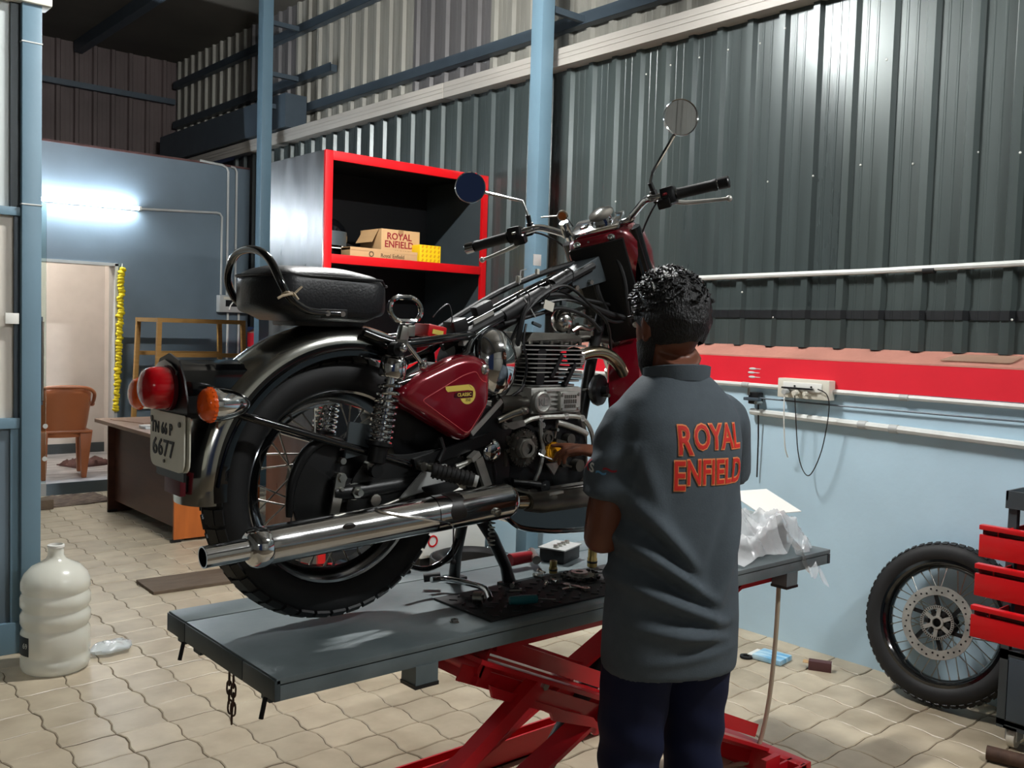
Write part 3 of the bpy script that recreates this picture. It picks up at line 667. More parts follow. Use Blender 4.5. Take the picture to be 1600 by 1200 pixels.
# water bottle
t = thing('water_bottle', 'large empty translucent water bottle standing by the blue post', 'bottle', (1.168, 4.29, 0))
prof = [(.0, .018), (.08, .012), (.118, .0), (.132, .012), (.137, .03), (.137, .06), (.132, .07), (.137, .085), (.137, .17), (.129, .185), (.129, .195), (.138, .21), (.138, .245), (.129, .26), (.129, .27), (.138, .285), (.138, .32), (.130, .335), (.130, .342), (.137, .355), (.136, .385), (.124, .415), (.095, .445), (.06, .462), (.04, .475), (.032, .49), (.031, .525)]
part('body', MB().lathe(prof, n=40), 'bottle', t, ang=60)
part('neck_rim', MB().lathe([(.031, .523), (.034, .524), (.034, .534), (.028, .536), (.027, .523)], n=24), 'white_plastic', t)
lb = [[(.1385*cos(a), .1385*sin(a), z) for a in [radians(164+i*4.4) for i in range(11)]] for z in (.088, .168)]
part('label', MB().loft(lb, caps=False, closed=False), 'bottle_label', t, fix=False)
a_ = radians(199); lettering('print', '69', .032, 'frost', t, (.1395*cos(a_), .1395*sin(a_), .13), (-sin(a_), cos(a_), 0), (0, 0, 1), depth=.0003)
def crumple(name, label, cat, loc, size, mat, seed, rz=0):
    mb = MB().ell((0, 0, size[2]*.5), (size[0]/2, size[1]/2, size[2]/2), 24, 14); off = Vector((seed*5.3, seed*2.1, seed))
    out = []
    for p in mb.v:
        v = Vector(p); k = 1+.35*noise.noise(v*22+off)+.18*noise.noise(v*60+off); out.append((v.x*k, v.y*k, max(.0, v.z*(.7+.6*abs(noise.noise(v*18+off))))))
    mb.v = out; return solo(name, mb, mat, label, cat, loc=loc, rot=(0, 0, rz), ang=50)
crumple('crumpled_wrapper', 'crumpled clear plastic wrapper on the pavers right of the water bottle', 'wrapper', (1.43, 4.36, 0), (.19, .13, .06), 'packet_clear', 2, .3)

# -------- lift table
t = thing('motorcycle_lift', 'grey topped motorcycle lift on red scissor arms', 'lift', (.93, 1.81, 0)); LL, LW, LZ = 2.17, .60, .75
part('deck_panel', MB().span((0, 0, LZ-.014), (LL, .485, LZ), bev=.002), 'deck', t, label='worn grey deck plate'); part('deck_panel', MB().span((0, .49, LZ-.014), (LL, LW, LZ), bev=.002), 'deck', t)
part('side_rail', MB().span((.004, .004, LZ-.052), (LL-.004, .05, LZ-.017), bev=.002), 'deck', t); part('side_rail', MB().span((.004, LW-.05, LZ-.052), (LL-.004, LW-.004, LZ-.017), bev=.002), 'deck', t)
for y0, y1 in ((0, .155), (.158, .483), (.487, .6)): part('end_plate', MB().span((-.004, y0, LZ-.05), (.01, y1, LZ-.004), bev=.001), 'deck_edge', t)
part('end_plate', MB().span((LL-.012, 0, LZ-.05), (LL, LW, LZ-.016)), 'deck_edge', t)
for y in (.06, .43, .53): part('hinge_lug', MB().span((.005, y-.02, LZ-.066), (.04, y+.02, LZ-.05)), 'deck_edge', t)
for y in (.05, .50): part('pin', MB().cyl((.0, y, LZ-.055), (-.012, y-.005, LZ-.098), .0055, n=8), 'satin_black', t)
for x in (.36, 1.90):
    part('leg_stub', MB().span((x, -.0, LZ-.098), (x+.065, .06, LZ-.05)), 'deck', t); part('stub_cap', MB().span((x-.002, -.002, LZ-.105), (x+.067, .062, LZ-.096)), 'black_plastic', t)
def chan(a, b, w, th): return MB().bar(a, b, w, th, hint=(0, 1, 0))
AY = (.06, .27)
for y in AY:
    mb = MB(); A, B = Vector((.57, y, .665)), Vector((1.86, y, .09)); dd = (B-A).normalized(); nn = Vector((dd.z, 0, -dd.x))
    if nn.z < 0: nn = -nn
    poly = []
    mb.bar(A, B, .012, .095, hint=(0, 1, 0)); 
    for s_ in (-1, 1): mb.bar(A+nn*.045*s_+Vector((0, .02, 0)), B+nn*.045*s_+Vector((0, .02, 0)), .045, .006, hint=(0, 1, 0))
    part('scissor_arm', mb, 'red_lift', t)
    mb = MB(); A, B = Vector((.37, y+.035, .08)), Vector((1.72, y+.035, .67)); mb.bar(A, B, .012, .085, hint=(0, 1, 0)); part('scissor_arm', mb, 'red_lift', t)
    if y > .1: continue
    A, B = Vector((.80, y-.012, .555)), Vector((.02, y-.012, .065)); mb = MB(); mb.bar(A, B, .04, .045, hint=(0, 1, 0)); part('support_strut', mb, 'red_lift', t)
    part('gusset', MB().prism([(.63, .58), (.9, .45), (1.02, .40), (1.05, .36), (.86, .43), (.85, .455), (.64, .545)], .01, o=(0, y-.004, 0), ux=(1, 0, 0), uy=(0, 0, 1)), 'red_lift', t)
    part('pivot_bolt', MB().cyl((1.115, y-.02, .38), (1.115, y+.07, .38), .018, n=6).cyl((.80, y-.045, .55), (.80, y+.03, .55), .012, n=6), 'steel', t)
for x, z in ((.62, .62), (1.05, .36), (1.62, .2)): part('cross_tube', MB().cyl((x, AY[0], z), (x, AY[1], z), .024, n=12), 'red_lift', t)
part('cross_plate', MB().bar((.63, AY[0], .655), (.63, AY[1], .655), .16, .008, hint=(.89, 0, -.45)), 'red_lift', t); part('cross_plate', MB().bar((1.42, AY[0], .36), (1.42, AY[1], .36), .2, .008, hint=(.89, 0, .45)), 'red_lift', t)
part('ram', MB().cyl((1.05, .28, .16), (1.3, .28, .45), .032, n=14).cyl((1.3, .28, .45), (1.45, .28, .60), .018, n=12), 'satin_black', t)
for y in (-.09, .65): part('base_rail', MB().span((-.05, y-.03, .0), (1.88, y+.03, .008)).span((-.05, y-.03, 0), (1.88, y-.022, .085)).span((-.05, y+.022, 0), (1.88, y+.03, .085)), 'red_lift', t)
for x in (-.05, 1.85): part('base_cross', MB().span((x, -.12, 0), (x+.06, .68, .085), bev=.003), 'red_lift', t)
part('base_lug', MB().span((1.72, -.07, .0), (1.80, -.05, .12)), 'red_lift', t)
part('deck_frame', MB().span((.66, .06, LZ-.09), (1.95, .09, LZ-.052)), 'red_lift', t); part('deck_frame', MB().span((.66, .30, LZ-.09), (1.95, .335, LZ-.052)), 'red_lift', t)
part('wheel_vice', MB().span((1.95, .15, LZ), (2.12, .2, LZ+.07)).span((1.95, .38, LZ), (2.12, .43, LZ+.07)), 'satin_black', t)
# chain
t = thing('lift_chain', 'short rusty chain hanging from the near end of the lift', 'chain', (.935, 2.03, LZ-.05))
lk = MB(); lk.tube([(0.0065*cos(a), 0, .0125*sin(a)+(.004 if sin(a) > 0 else -.004)) for a in [2*pi*i/12 for i in range(12)]], .0022, 6, closed=True); lme = lk.mesh('link', 'rust')
for s_, n in ((-1, 5), (1, 4)):
    for i in range(n):
        o = bpy.data.objects.new('link', lme); link(o, t); o.location = (-.005, s_*.011*(1 if i < n-1 else .4), -.018-i*.0215); o.rotation_euler = (0, 0, pi/2+(.5 if i % 2 else -.5))

# -------- front wheel leaning on the wall
def spoked_wheel(name_prefix, t, R, rw, tw, rr, spokes, rim_mat, tread_n, sub=None, hub_r=.05, hub_w=.06):
    # axis = local X ; everything is centred on the hub
    prof = []
    for i in range(17):
        a = pi*(-.12)+pi*1.24*i/16
        prof.append((rr+ (R-rr)*.5 + (R-rr)*.52*sin(a) if 0 < a < pi else rr+(R-rr)*.5+(R-rr)*.5*sin(a), tw*.5*cos(a)))
    prof.append(prof[0])
    part('tyre' if not name_prefix else name_prefix+'_tyre', MB().lathe(prof, axis=(1, 0, 0), n=72), 'black_rubber', t, ang=50)
    return t
WR, WX = .335, .05
t = thing('front_wheel', 'spoked motorcycle front wheel with brake disc leaning on the blue wall', 'wheel', (3.882, 1.775, .008), (0, radians(25), radians(0)))
t.rotation_euler = (0, radians(13), 0)
def tyre_prof(R, rr, tw):
    P = []
    for a in [radians(-60+300*i/20) for i in range(21)]:
        c, s_ = cos(a), sin(a); sq = abs(c)**.8*(1 if c > 0 else -1)
        P.append((rr+(R-rr)*.5+(R-rr)*.5*s_, tw*.5*sq))
    return P+[P[0]]
WC = Vector((0, 0, WR+.0))
def shift(mb, v): mb.v = [(a+v[0], b+v[1], c+v[2]) for a, b, c in mb.v]; return mb
part('tyre', shift(MB().lathe(tyre_prof(.335, .248, .088), axis=(1, 0, 0), n=72), WC), 'black_rubber', t, ang=50)
bl = MB()
for k in range(60):
    a = 2*pi*k/60
    for s_ in (-1, 1):
        q = MB().box((s_*.022, 0, .3318), (.024, .020, .0036), Matrix.Rotation(s_*.5, 3, 'Y')); R_ = Matrix.Rotation(a+(.05 if s_ > 0 else 0), 3, 'X'); bl.add([R_@Vector(p) for p in q.v], q.f)
part('tread_blocks', shift(bl, WC), 'tread', t)
rim_p = [(.250, -.036), (.262, -.034), (.262, -.030), (.248, -.026), (.236, -.012), (.236, .012), (.248, .026), (.262, .030), (.262, .034), (.250, .036), (.240, .028), (.228, .012), (.228, -.012), (.240, -.028), (.250, -.036)]
rim = part('rim', shift(MB().lathe(rim_p, axis=(1, 0, 0), n=64), WC), 'gloss_black', t)
sp_me = MB().cyl((0, 0, 0), (0, 0, 1), .0022, n=6).cyl((0, 0, .93), (0, 0, 1), .0036, n=6).mesh('spoke', 'steel')
def spokes(parent, c, n, hr, hw, rr, tilt, me=sp_me):
    for k in range(n):
        side = 1 if k % 2 else -1; g = 1 if (k//2) % 2 else -1
        a = 2*pi*(k+.5)/n; a2 = a-g*tilt
        p = c+Vector((side*hw, hr*sin(a2), hr*cos(a2))); q = c+Vector((side*.004, rr*sin(a), rr*cos(a))); d = q-p
        x, y, z = frame_of(d); mt = Matrix((x, y, z)).transposed().to_4x4()@Matrix.Diagonal((1, 1, d.length, 1)); mt.translation = p
        o = bpy.data.objects.new('spoke', me); link(o, parent); o.matrix_local = mt
spokes(rim, WC, 36, .045, .034, .232, 1.1)
part('hub', shift(MB().lathe([(.0, -.05), (.02, -.05), (.03, -.042), (.05, -.038), (.05, -.030), (.032, -.024), (.032, .024), (.05, .03), (.05, .038), (.02, .05), (0, .05)], axis=(1, 0, 0), n=32), WC), 'satin_black', t)
dz = -.058
disc = part('brake_disc', shift(MB().lathe([(.112, dz), (.15, dz), (.15, dz-.005), (.112, dz-.005), (.112, dz)], axis=(1, 0, 0), n=64), WC), 'alu', t)
hm_ = MB().cyl((0, 0, 0), (-.0065, 0, 0), .0042, n=8).mesh('disc_hole', 'satin_black')
for k in range(36):
    a = 2*pi*k/36; r_ = .124+.014*(k % 3)/2; o = bpy.data.objects.new('disc_hole', hm_); link(o, disc); o.location = WC+Vector((dz+.0005, r_*sin(a), r_*cos(a)))
mb = MB()
for k in range(6):
    a = 2*pi*k/6; mb = MB(); part('disc_carrier', mb.bar(WC+Vector((dz+.004, .05*sin(a), .05*cos(a))), WC+Vector((dz+.004, .116*sin(a+.25), .116*cos(a+.25))), .016, .005, hint=(1, 0, 0)), 'satin_black', t)

ring = part('abs_ring', shift(MB().lathe([(.058, dz-.006), (.07, dz-.006), (.07, dz-.009), (.058, dz-.009), (.058, dz-.006)], axis=(1, 0, 0), n=48), WC), 'alu', t)
mb = MB()
for k in range(48): a = 2*pi*k/48; mb.bar(WC+Vector((dz-.0095, .0605*sin(a), .0605*cos(a))), WC+Vector((dz-.0095, .0685*sin(a), .0685*cos(a))), .0035, .001, hint=(1, 0, 0))
part('slots', mb, 'satin_black', ring)
mb = MB().lathe([(.018, dz-.012), (.026, dz-.012), (.028, dz-.005), (.018, dz-.005), (.018, dz-.012)], o=WC, axis=(1, 0, 0), n=24)
for k in range(6): a = 2*pi*k/6; mb.bar(WC+Vector((dz-.006, .024*sin(a), .024*cos(a))), WC+Vector((dz-.006, .06*sin(a), .06*cos(a))), .016, .006, hint=(1, 0, 0))
part('spider', mb, 'alu', t)
for k in range(6): a = 2*pi*(k+.5)/6; part('carrier_bolt', MB().box(WC+Vector((dz-.004, .045*sin(a), .045*cos(a))), (.01, .018, .018), Matrix.Rotation(-a, 3, 'X'), .002), 'satin_black', t)

# -------- tool trolley with open drawers
t = thing('tool_trolley', 'grey tool trolley with three red drawers pulled open', 'tool trolley', (3.70, 1.445, 0)); TW, TD = .62, .36
for x in (0, TD-.03):
    for y in (-.03, -TW): part('post', MB().span((x, y, .085), (x+.03, y+.03, .93)), 'cart_grey', t)
part('top_tray', MB().span((-.01, -TW-.01, .90), (TD+.01, .008, .93)).span((-.01, -TW-.01, .93), (.0, .008, .965)).span((-.01, 0, .93), (TD+.01, .008, .965)), 'cart_grey', t)
part('back_panel', MB().span((TD-.012, -TW, .085), (TD-.006, 0, .93)), 'cab_black', t)
part('shelf', MB().span((.0, -TW, .355), (TD, 0, .37)), 'cart_grey', t); part('shelf', MB().span((0, -TW, .09), (TD, 0, .105)), 'cart_grey', t)
part('cupboard_door', MB().span((-.006, -TW+.032, .11), (.004, -.035, .345), bev=.002), 'steel_dark', t); part('bottom_rail', MB().span((0, -TW, .075), (.03, 0, .108)).span((0, -TW, .335), (.03, 0, .372)), 'cart_grey', t)
part('side_panel', MB().span((.02, -.012, .1), (TD, -.006, .36)), 'cart_grey', t)
for z, pull, h in ((.735, .13, .115), (.595, .15, .115), (.445, .165, .115)):
    d = part('drawer', MB().span((-pull, -TW+.02, z), (-pull+.32, -.018, z+.004)).span((-pull, -TW+.02, z), (-pull+.32, -TW+.024, z+h-.02)).span((-pull, -.022, z), (-pull+.32, -.018, z+h-.02)), 'red_paint', t)
    part('drawer_front', MB().span((-pull-.014, -TW, z-.005), (-pull, .04, z+h-.038), bev=.003), 'red_paint', d)
    part('pull_lip', MB().span((-pull-.02, -TW, z+h-.020), (-pull+.012, .04, z+h-.002), bev=.003), 'red_paint', d)
    part('pull_groove', MB().span((-pull+.004, -TW+.002, z+h-.04), (-pull+.01, .035, z+h-.015)), 'maroon_deep', d)
for y in (-.05, -TW+.02):
    c = part('caster', MB().cyl((.04, y-.014, .036), (.04, y+.014, .036), .036, n=18), 'cream_plastic', t); part('fork', MB().span((.015, y-.022, .03), (.075, y-.016, .085)).span((.015, y+.016, .03), (.075, y+.022, .085)).span((.0, y-.024, .075), (.08, y+.024, .085)), 'conduit', c)
    c = part('caster', MB().cyl((TD-.06, y-.014, .036), (TD-.06, y+.014, .036), .036, n=18), 'cream_plastic', t)
mb = MB(); pts = []
for i in range(140): a = i*.62; pts.append((.15+.05*cos(a), -.06-.0026*i, .45+.05*sin(a)))
solo('coiled_hose', MB().tube(pts, .0065, 6), 'hose_blue', 'bright blue coiled air hose on the trolley shelf', 'hose', loc=(3.70, 1.445, 0)).location = (3.68, 1.43, -.021)
solo('cloth_bundle', MB().ell((0, 0, .03), (.09, .12, .035), 12, 8), 'carton', 'pale rag bundle on the lower trolley shelf', 'rag', loc=(3.85, 1.25, .368))
crumple('clear_bag_roll', 'clear plastic bag on top of the tool trolley', 'bag', (3.86, 1.28, .931), (.22, .26, .16), 'packet_clear', 4)
t = thing('spray_can', 'grey can standing in the top drawer of the trolley', 'can', (3.68, 1.35, .741)); part('can', MB().lathe([(.0, 0), (.026, 0), (.027, .004), (.027, .12), (.02, .132), (.012, .135), (0, .135)], n=20), 'steel', t); part('cap', MB().cyl((0, 0, .135), (0, 0, .16), .018, n=16), 'black_plastic', t)
t = thing('rubber_grip_tool', 'dark rounded tool head on top of the trolley by the wall', 'tool', (3.98, 1.33, .931)); part('grip', MB().ell((0, 0, .12), (.03, .05, .05), 14, 8), 'black_plastic', t); part('stem', MB().cyl((0, 0, 0), (0, 0, .12), .014, n=10), 'satin_black', t)
solo('pipe_offcut', MB().lathe([(.026, 0), (.026, .13), (.022, .13), (.022, 0), (.026, 0)], axis=(.25, -1, 0), n=20), 'rust', 'short rusty pipe offcut on the floor by the trolley caster', 'pipe', loc=at_z(1541, 1187, .0)+Vector((0, 0, .027)))
# floor litter
p = at_z(1206, 1031, 0); t = thing('blue_packet', 'bright blue and white packet lying on the pavers', 'packet', (p.x, p.y, 0), (0, 0, radians(-82)))
part('pouch', MB().box((0, 0, .014), (.145, .125, .026), None, .008), 'packet_blue', t); part('flap', MB().box((-.085, 0, .015), (.03, .1, .004)), 'white_plastic', t)
p = at_z(1281, 1047, 0); t = thing('small_carton', 'small dark maroon carton lying on the pavers', 'box', (p.x, p.y, 0), (0, 0, radians(-62)))
part('body', MB().span((-.05, -.022, 0), (.05, .022, .042), bev=.002), 'box_maroon', t); part('end_flap', MB().span((.0495, -.02, .002), (.0515, .02, .04)), 'cream_plastic', t); part('open_tab', MB().span((-.075, -.02, .03), (-.05, .02, .033)), 'carton', t)
p = at_z(1166, 1028, 0); t = thing('black_ring', 'small black rubber ring on the pavers', 'ring', (p.x, p.y, 0)); part('ring', MB().lathe([(.016, .002), (.03, .002), (.03, .012), (.016, .012), (.016, .002)], n=20), 'black_rubber', t)
p = at_z(1136, 1028, 0); t = thing('metal_bracket', 'small metal bracket on the pavers behind the man', 'bracket', (p.x, p.y, 0), (0, 0, .4)); part('plate', MB().span((-.05, -.025, 0), (.05, .025, .006)), 'steel', t); part('tab', MB().span((.035, -.02, .006), (.045, .02, .045)), 'black_plastic', t)
solo('cardboard_strip', MB().box((0, 0, .13), (.008, .05, .26), None, .001), 'carton', 'narrow strip of brown cardboard standing behind the lift', 'cardboard', loc=(3.7, 2.78, 0), rot=(0, radians(8), 0))
hp = [Vector((2.86, 1.86, .70)), Vector((2.855, 1.86, .45)), Vector((2.84, 1.87, .2)), Vector((2.80, 1.89, .04)), Vector((2.73, 1.93, .012)), Vector((2.55, 1.98, .01)), Vector((2.3, 2.0, .01))]
solo('air_hose', MB().tube(hp, .008, 8, smooth=5), 'hose_tan', 'tan air hose hanging from the lift deck to the floor', 'hose')
# white carton and plastic bag on the far end of the lift
LZt = .752
t = thing('white_carton', 'open white carton on the far end of the lift', 'box', (2.93, 2.16, LZt), (0, 0, radians(-12)))
part('body', MB().span((-.10, -.10, 0), (.10, .10, .004)).span((-.10, -.10, 0), (-.097, .10, .10)).span((.097, -.1, 0), (.10, .1, .10)).span((-.10, .097, 0), (.10, .1, .10)).span((-.10, -.1, 0), (.10, -.097, .09)), 'frost', t)
part('lid', MB().prism([(0, 0), (.19, .055), (.19, .058), (0, .003)], .20, o=(.10, -.10, .093), ux=(0, 1, 0), uy=(0, 0, 1)), 'white_plastic', t)
def bag(name, label, loc, pts_fn, mat):
    n, m = 70, 50; vs = []
    for i in range(n):
        for j in range(m): vs.append(pts_fn(i/(n-1), j/(m-1)))
    mb = MB().add(vs, [(i*m+j, (i+1)*m+j, (i+1)*m+j+1, i*m+j+1) for i in range(n-1) for j in range(m-1)])
    return solo(name, mb, mat, label, 'bag', loc=loc, ang=60)
def bagfn(u, v):
    x = -.24+.50*u; y = -.17+.26*v
    e = min(1, min(u, 1-u)*7)*min(1, (1-v)*5)
    r1 = 1-abs(noise.noise(Vector((u*3.2+v*1.5, v*2.6-u, 2)))*2); r2 = 1-abs(noise.noise(Vector((u*8, v*7+u*3, 7)))*2)
    z = .012+e*(.035+.075*sin(pi*(.15+.7*u))*max(0, r1)+.028*max(0, r2))
    if v < .34 and u > .5: z -= (.34-v)*.62*min(1, (u-.5)*4)*(1-abs(u-.76)*1.2); y -= .015
    elif v < .2: z *= .25+v*3.7
    return (x+.02*noise.noise(Vector((u*5, v*5, 1))), y+.015*noise.noise(Vector((u*5, v*5, 4))), z)
bag('plastic_bag', 'crumpled clear plastic bag draped over the far end of the lift', (2.82, 1.98, LZt+.004), bagfn, 'clear_bag')
t = thing('air_filter', 'black pleated filter under the plastic bag on the lift', 'filter', (2.74, 1.94, LZt)); part('core', MB().span((-.10, -.04, 0), (.10, .04, .035), bev=.006), 'satin_black', t)
mb = MB()
for k in range(18): mb.span((-.095+k*.0105, -.043, .004), (-.091+k*.0105, -.039, .033))
part('pleats', mb, 'alu_dark', t)

# clutter on the lift deck (positions on the deck plane)
def dk(px, py): p = at_z(px, py, .752); return p
mat_poly = [dk(655, 868), dk(700, 930), dk(960, 930), dk(930, 868)]
mt = thing('rubber_mat', 'dark checkered rubber mat spread on the lift deck', 'mat', (1.55, 1.95, .7505)); part('sheet', MB().span((0, -.10, 0), (.85, .15, .006), bev=.002), 'black_rubber', mt)
st = MB().box((0, 0, .0075), (.022, .006, .003)).mesh('raised_bar', 'tread')
for i in range(22):
    for j in range(5):
        o = bpy.data.objects.new('raised_bar', st); link(o, mt); o.location = (.03+i*.037, -.08+j*.045+(.022 if i % 2 else 0), 0); o.rotation_euler = (0, 0, pi/4 if (i+j) % 2 else -pi/4)
MT = .758
t = thing('kick_lever', 'bent chrome kick lever lying on the lift deck', 'lever', (0, 0, 0))
a = [at_z(674, 906, MT+.03), at_z(700, 905, MT+.028), at_z(735, 912, MT+.03), at_z(758, 920, MT+.028), at_z(766, 936, MT+.012)]
part('shaft', MB().tube(a, [.009, .009, .0085, .0085, .009], 10, smooth=4), 'chrome', t); part('boss', MB().lathe([(.009, -.013), (.017, -.013), (.017, .013), (.009, .013), (.009, -.013)], o=at_z(748, 934, MT+.018), axis=(.5, -.8, .1), n=18), 'steel', t)
part('rubber', MB().cyl(at_z(662, 903, MT+.025), at_z(688, 900, MT+.03), .013, n=12), 'black_rubber', t)
t = thing('screwdriver', 'teal handled screwdriver on the rubber mat', 'screwdriver', (0, 0, 0)); part('handle', MB().tube([dk(796, 950)+Vector((0, 0, .02)), dk(815, 949)+Vector((0, 0, .02)), dk(838, 947)+Vector((0, 0, .02))], [.011, .014, .012], 10), 'teal_handle', t); part('shaft', MB().cyl(dk(838, 947)+Vector((0, 0, .02)), dk(868, 944)+Vector((0, 0, .012)), .003, n=8), 'steel', t)
t = thing('mallet', 'red handled hammer on the rubber mat beneath the engine', 'hammer', (0, 0, 0)); part('grip', MB().tube([dk(796, 890)+Vector((0, 0, .03)), dk(828, 884)+Vector((0, 0, .03))], [.020, .018], 10), 'red_handle', t); part('head', MB().cyl(dk(830, 876)+Vector((0, 0, .03)), dk(838, 890)+Vector((0, 0, .03)), .014, n=12), 'steel', t)
def socket(label, px, py, r, h, mat, grp=None):
    p = dk(px, py); t = thing('socket', label, 'socket', (p.x, p.y, MT), group=grp); part('drive_end', MB().lathe([(.4*r, 0), (r, 0), (r, h*.45), (r*.88, h*.5), (r*.88, h), (r*.6, h), (r*.6, h*.6)], n=16), mat, t); part('band', MB().lathe([(r*1.01, h*.2), (r*1.04, h*.22), (r*1.04, h*.3), (r*1.01, h*.32)], n=16), 'satin_black', t)
socket('brass coloured socket standing on the rubber mat', 864, 898, .013, .038, 'brass'); socket('tall steel socket standing beside the man\'s arm', 925, 888, .016, .06, 'brass')
t = thing('gear_cluster', 'oily sprocket parts piled on the rubber mat', 'machine parts', (dk(905, 905).x, dk(905, 905).y, MT))
mb = MB().lathe([(.015, 0), (.045, 0), (.045, .01), (.015, .01), (.015, 0)], n=24)
for k in range(18): a = 2*pi*k/18; mb.box((.047*cos(a), .047*sin(a), .005), (.01, .006, .009), Matrix.Rotation(a, 3, 'Z'))
part('sprocket', mb, 'alu_dark', t); part('spacer', MB().lathe([(.012, .01), (.026, .01), (.026, .018), (.012, .018), (.012, .01)], n=20), 'steel', t)
cm = MB()
for k in range(26): a = k*.33; cm.box((.06*cos(a)+.012*sin(3*a), .05*sin(a)-.01, .006+.004*(k % 2)), (.013, .008, .008), Matrix.Rotation(a+1.57, 3, 'Z'), .002)
part('chain_run', cm, 'engine_black', t)
p = dk(905, 913); solo('washer', MB().lathe([(.008, 0), (.018, 0), (.018, .003), (.008, .003), (.008, 0)], n=20), 'steel', 'large flat steel washer on the mat near the man', 'washer', loc=(p.x-.05, p.y-.03, MT))
t = thing('spanner', 'steel ring spanner lying on the mat beside the man', 'spanner', (0, 0, 0)); a, b = dk(885, 918), dk(915, 925); part('shank', MB().bar(a+Vector((0, 0, .009)), b+Vector((0, 0, .009)), .010, .005, hint=(0, 0, 1)), 'steel', t); part('ring_end', MB().lathe([(.007, 0), (.013, 0), (.013, .008), (.007, .008), (.007, 0)], o=b+Vector((0, 0, .006)), n=16), 'steel', t); part('open_end', MB().lathe([(.004, 0), (.011, 0), (.011, .006), (.004, .006), (.004, 0)], o=a+Vector((0, 0, .006)), n=14), 'steel', t)
bolt_a = MB().cyl((0, 0, 0), (.03, 0, 0), .0035, n=8).mesh('shank', 'steel'); bolt_b = MB().cyl((-.005, 0, 0), (0, 0, 0), .0075, n=6).mesh('head', 'steel')
for i, (px, py) in enumerate(((836, 905), (848, 910), (853, 918), (862, 912), (870, 916), (888, 925), (879, 905), (800, 922), (812, 930), (843, 898))):
    p = dk(px, py); t = thing('loose_bolt', 'small loose steel bolt lying on the dark mat', 'bolt', (p.x, p.y, MT+.0075), (0, 0, i*1.9), group='loose bolts scattered on the mat')
    for me in (bolt_a, bolt_b): link(bpy.data.objects.new(me.name, me), t)
p = at_z(710, 971, .752); t = thing('hex_nut', 'single steel nut alone on the bare lift deck', 'nut', (p.x, p.y, .7505)); part('nut', MB().lathe([(.004, 0), (.009, 0), (.009, .008), (.004, .008), (.004, 0)], n=6), 'steel', t, smooth=False); part('flange', MB().lathe([(.005, 0), (.012, 0), (.012, .002), (.005, .002)], n=16), 'steel', t)
p = at_z(625, 893, .752); t = thing('wheel_chock', 'small black rubber chock behind the rear tyre', 'chock', (p.x, p.y, .751)); part('wedge', MB().prism([(-.02, 0), (.02, 0), (.02, .008), (-.01, .012)], .03, ux=(1, 0, 0), uy=(0, 0, 1)), 'black_rubber', t)
# oil pan, white tray and spare block behind the bike
t = thing('white_cabinet', 'low white cabinet with a dark plinth on the floor before the cupboard', 'cabinet', (3.68, 4.95, 0)); part('body', MB().span((-.26, -.16, .06), (.27, .16, .46), bev=.02), 'white_plastic', t); part('plinth', MB().span((-.25, -.15, 0), (.26, .15, .06)), 'black_rubber', t); part('door', MB().span((-.24, -.168, .08), (.25, -.158, .44), bev=.006), 'white_plastic', t); part('logo_ring', MB().lathe([(.028, 0), (.038, 0), (.038, .003), (.028, .003), (.028, 0)], o=(-.17, -.169, .17), axis=(0, -1, 0), n=20), 'red_paint', t)
t = thing('spare_tyre', 'grey block-tread tyre lying flat on the floor behind the lift', 'tyre', (3.60, 4.50, .07))
part('carcass', MB().lathe([(r, w) for r, w in tyre_prof(.25, .16, .13)], n=48), 'black_rubber', t, ang=50); bl = MB()
for k in range(36):
    for s_ in (-1, 0, 1):
        q = MB().box((.248, 0, s_*.036), (.012, .034, .026)); R_ = Matrix.Rotation(2*pi*(k+.5*(s_ == 0))/36, 3, 'Z'); bl.add([R_@Vector(p) for p in q.v], q.f)
part('tread_blocks', bl, 'cart_grey', t, kind='stuff')
t = thing('socket_tray', 'black socket tray with a bright rim at the back of the lift deck', 'tray', (2.17, 2.24, .752), (0, 0, .35)); part('body', MB().span((-.06, -.04, 0), (.06, .05, .045), bev=.004), 'black_plastic', t); part('rim', MB().span((-.064, -.044, .043), (.064, .054, .047)), 'conduit', t)
for k in range(4): part('socket_piece', MB().cyl((-.04+k*.027, .0, .046), (-.04+k*.027, .0, .056), .009, n=10), 'steel', t)
# ================================================================== MOTORCYCLE (local: x forward, y left, z up from the deck)
BK = thing('motorcycle', 'half dismantled black and maroon motorcycle on the lift', 'motorcycle', (1.22, 2.1, .7505))
def P(name, mb, mat, parent=None, **k): return part(name, mb, mat, parent or BK, **k)
AX = Vector((0, 0, .350))
# --- rear wheel
tp = [(b, a) for a, b in []]
def lathe_y(prof, c=AX, n=72, **k): return MB().lathe(prof, o=c, axis=(0, 1, 0), n=n, **k)
tyre = P('rear_tyre', lathe_y(tyre_prof(.330, .232, .118)), 'black_rubber', ang=50)
bl = MB()
for k in range(44):
    a = 2*pi*k/44
    for s_, off in ((-1, 0), (1, .07)):
        for dx, wd, sk in ((.018, .03, .35), (.046, .02, .75)):
            q = MB().box((0, 0, 0), (.036, wd, .007), Matrix.Rotation(-s_*sk, 3, 'X')); rr = .3275-.0105*(dx > .03)
            R_ = Matrix.Rotation(a+off, 3, 'Y'); bl.add([AX+R_@(Vector(p)+Vector((0, s_*dx, rr))) for p in q.v], q.f)
P('tread_blocks', bl, 'tread', tyre, kind='stuff')
rp = [(.234, -.040), (.240, -.042), (.243, -.040), (.240, -.036), (.226, -.030), (.214, -.018), (.214, .018), (.226, .030), (.240, .036), (.243, .040), (.240, .042), (.234, .040), (.220, .030), (.205, .014), (.205, -.014), (.220, -.030), (.234, -.040)]
rim = P('rear_rim', lathe_y(rp), 'chrome_dark')
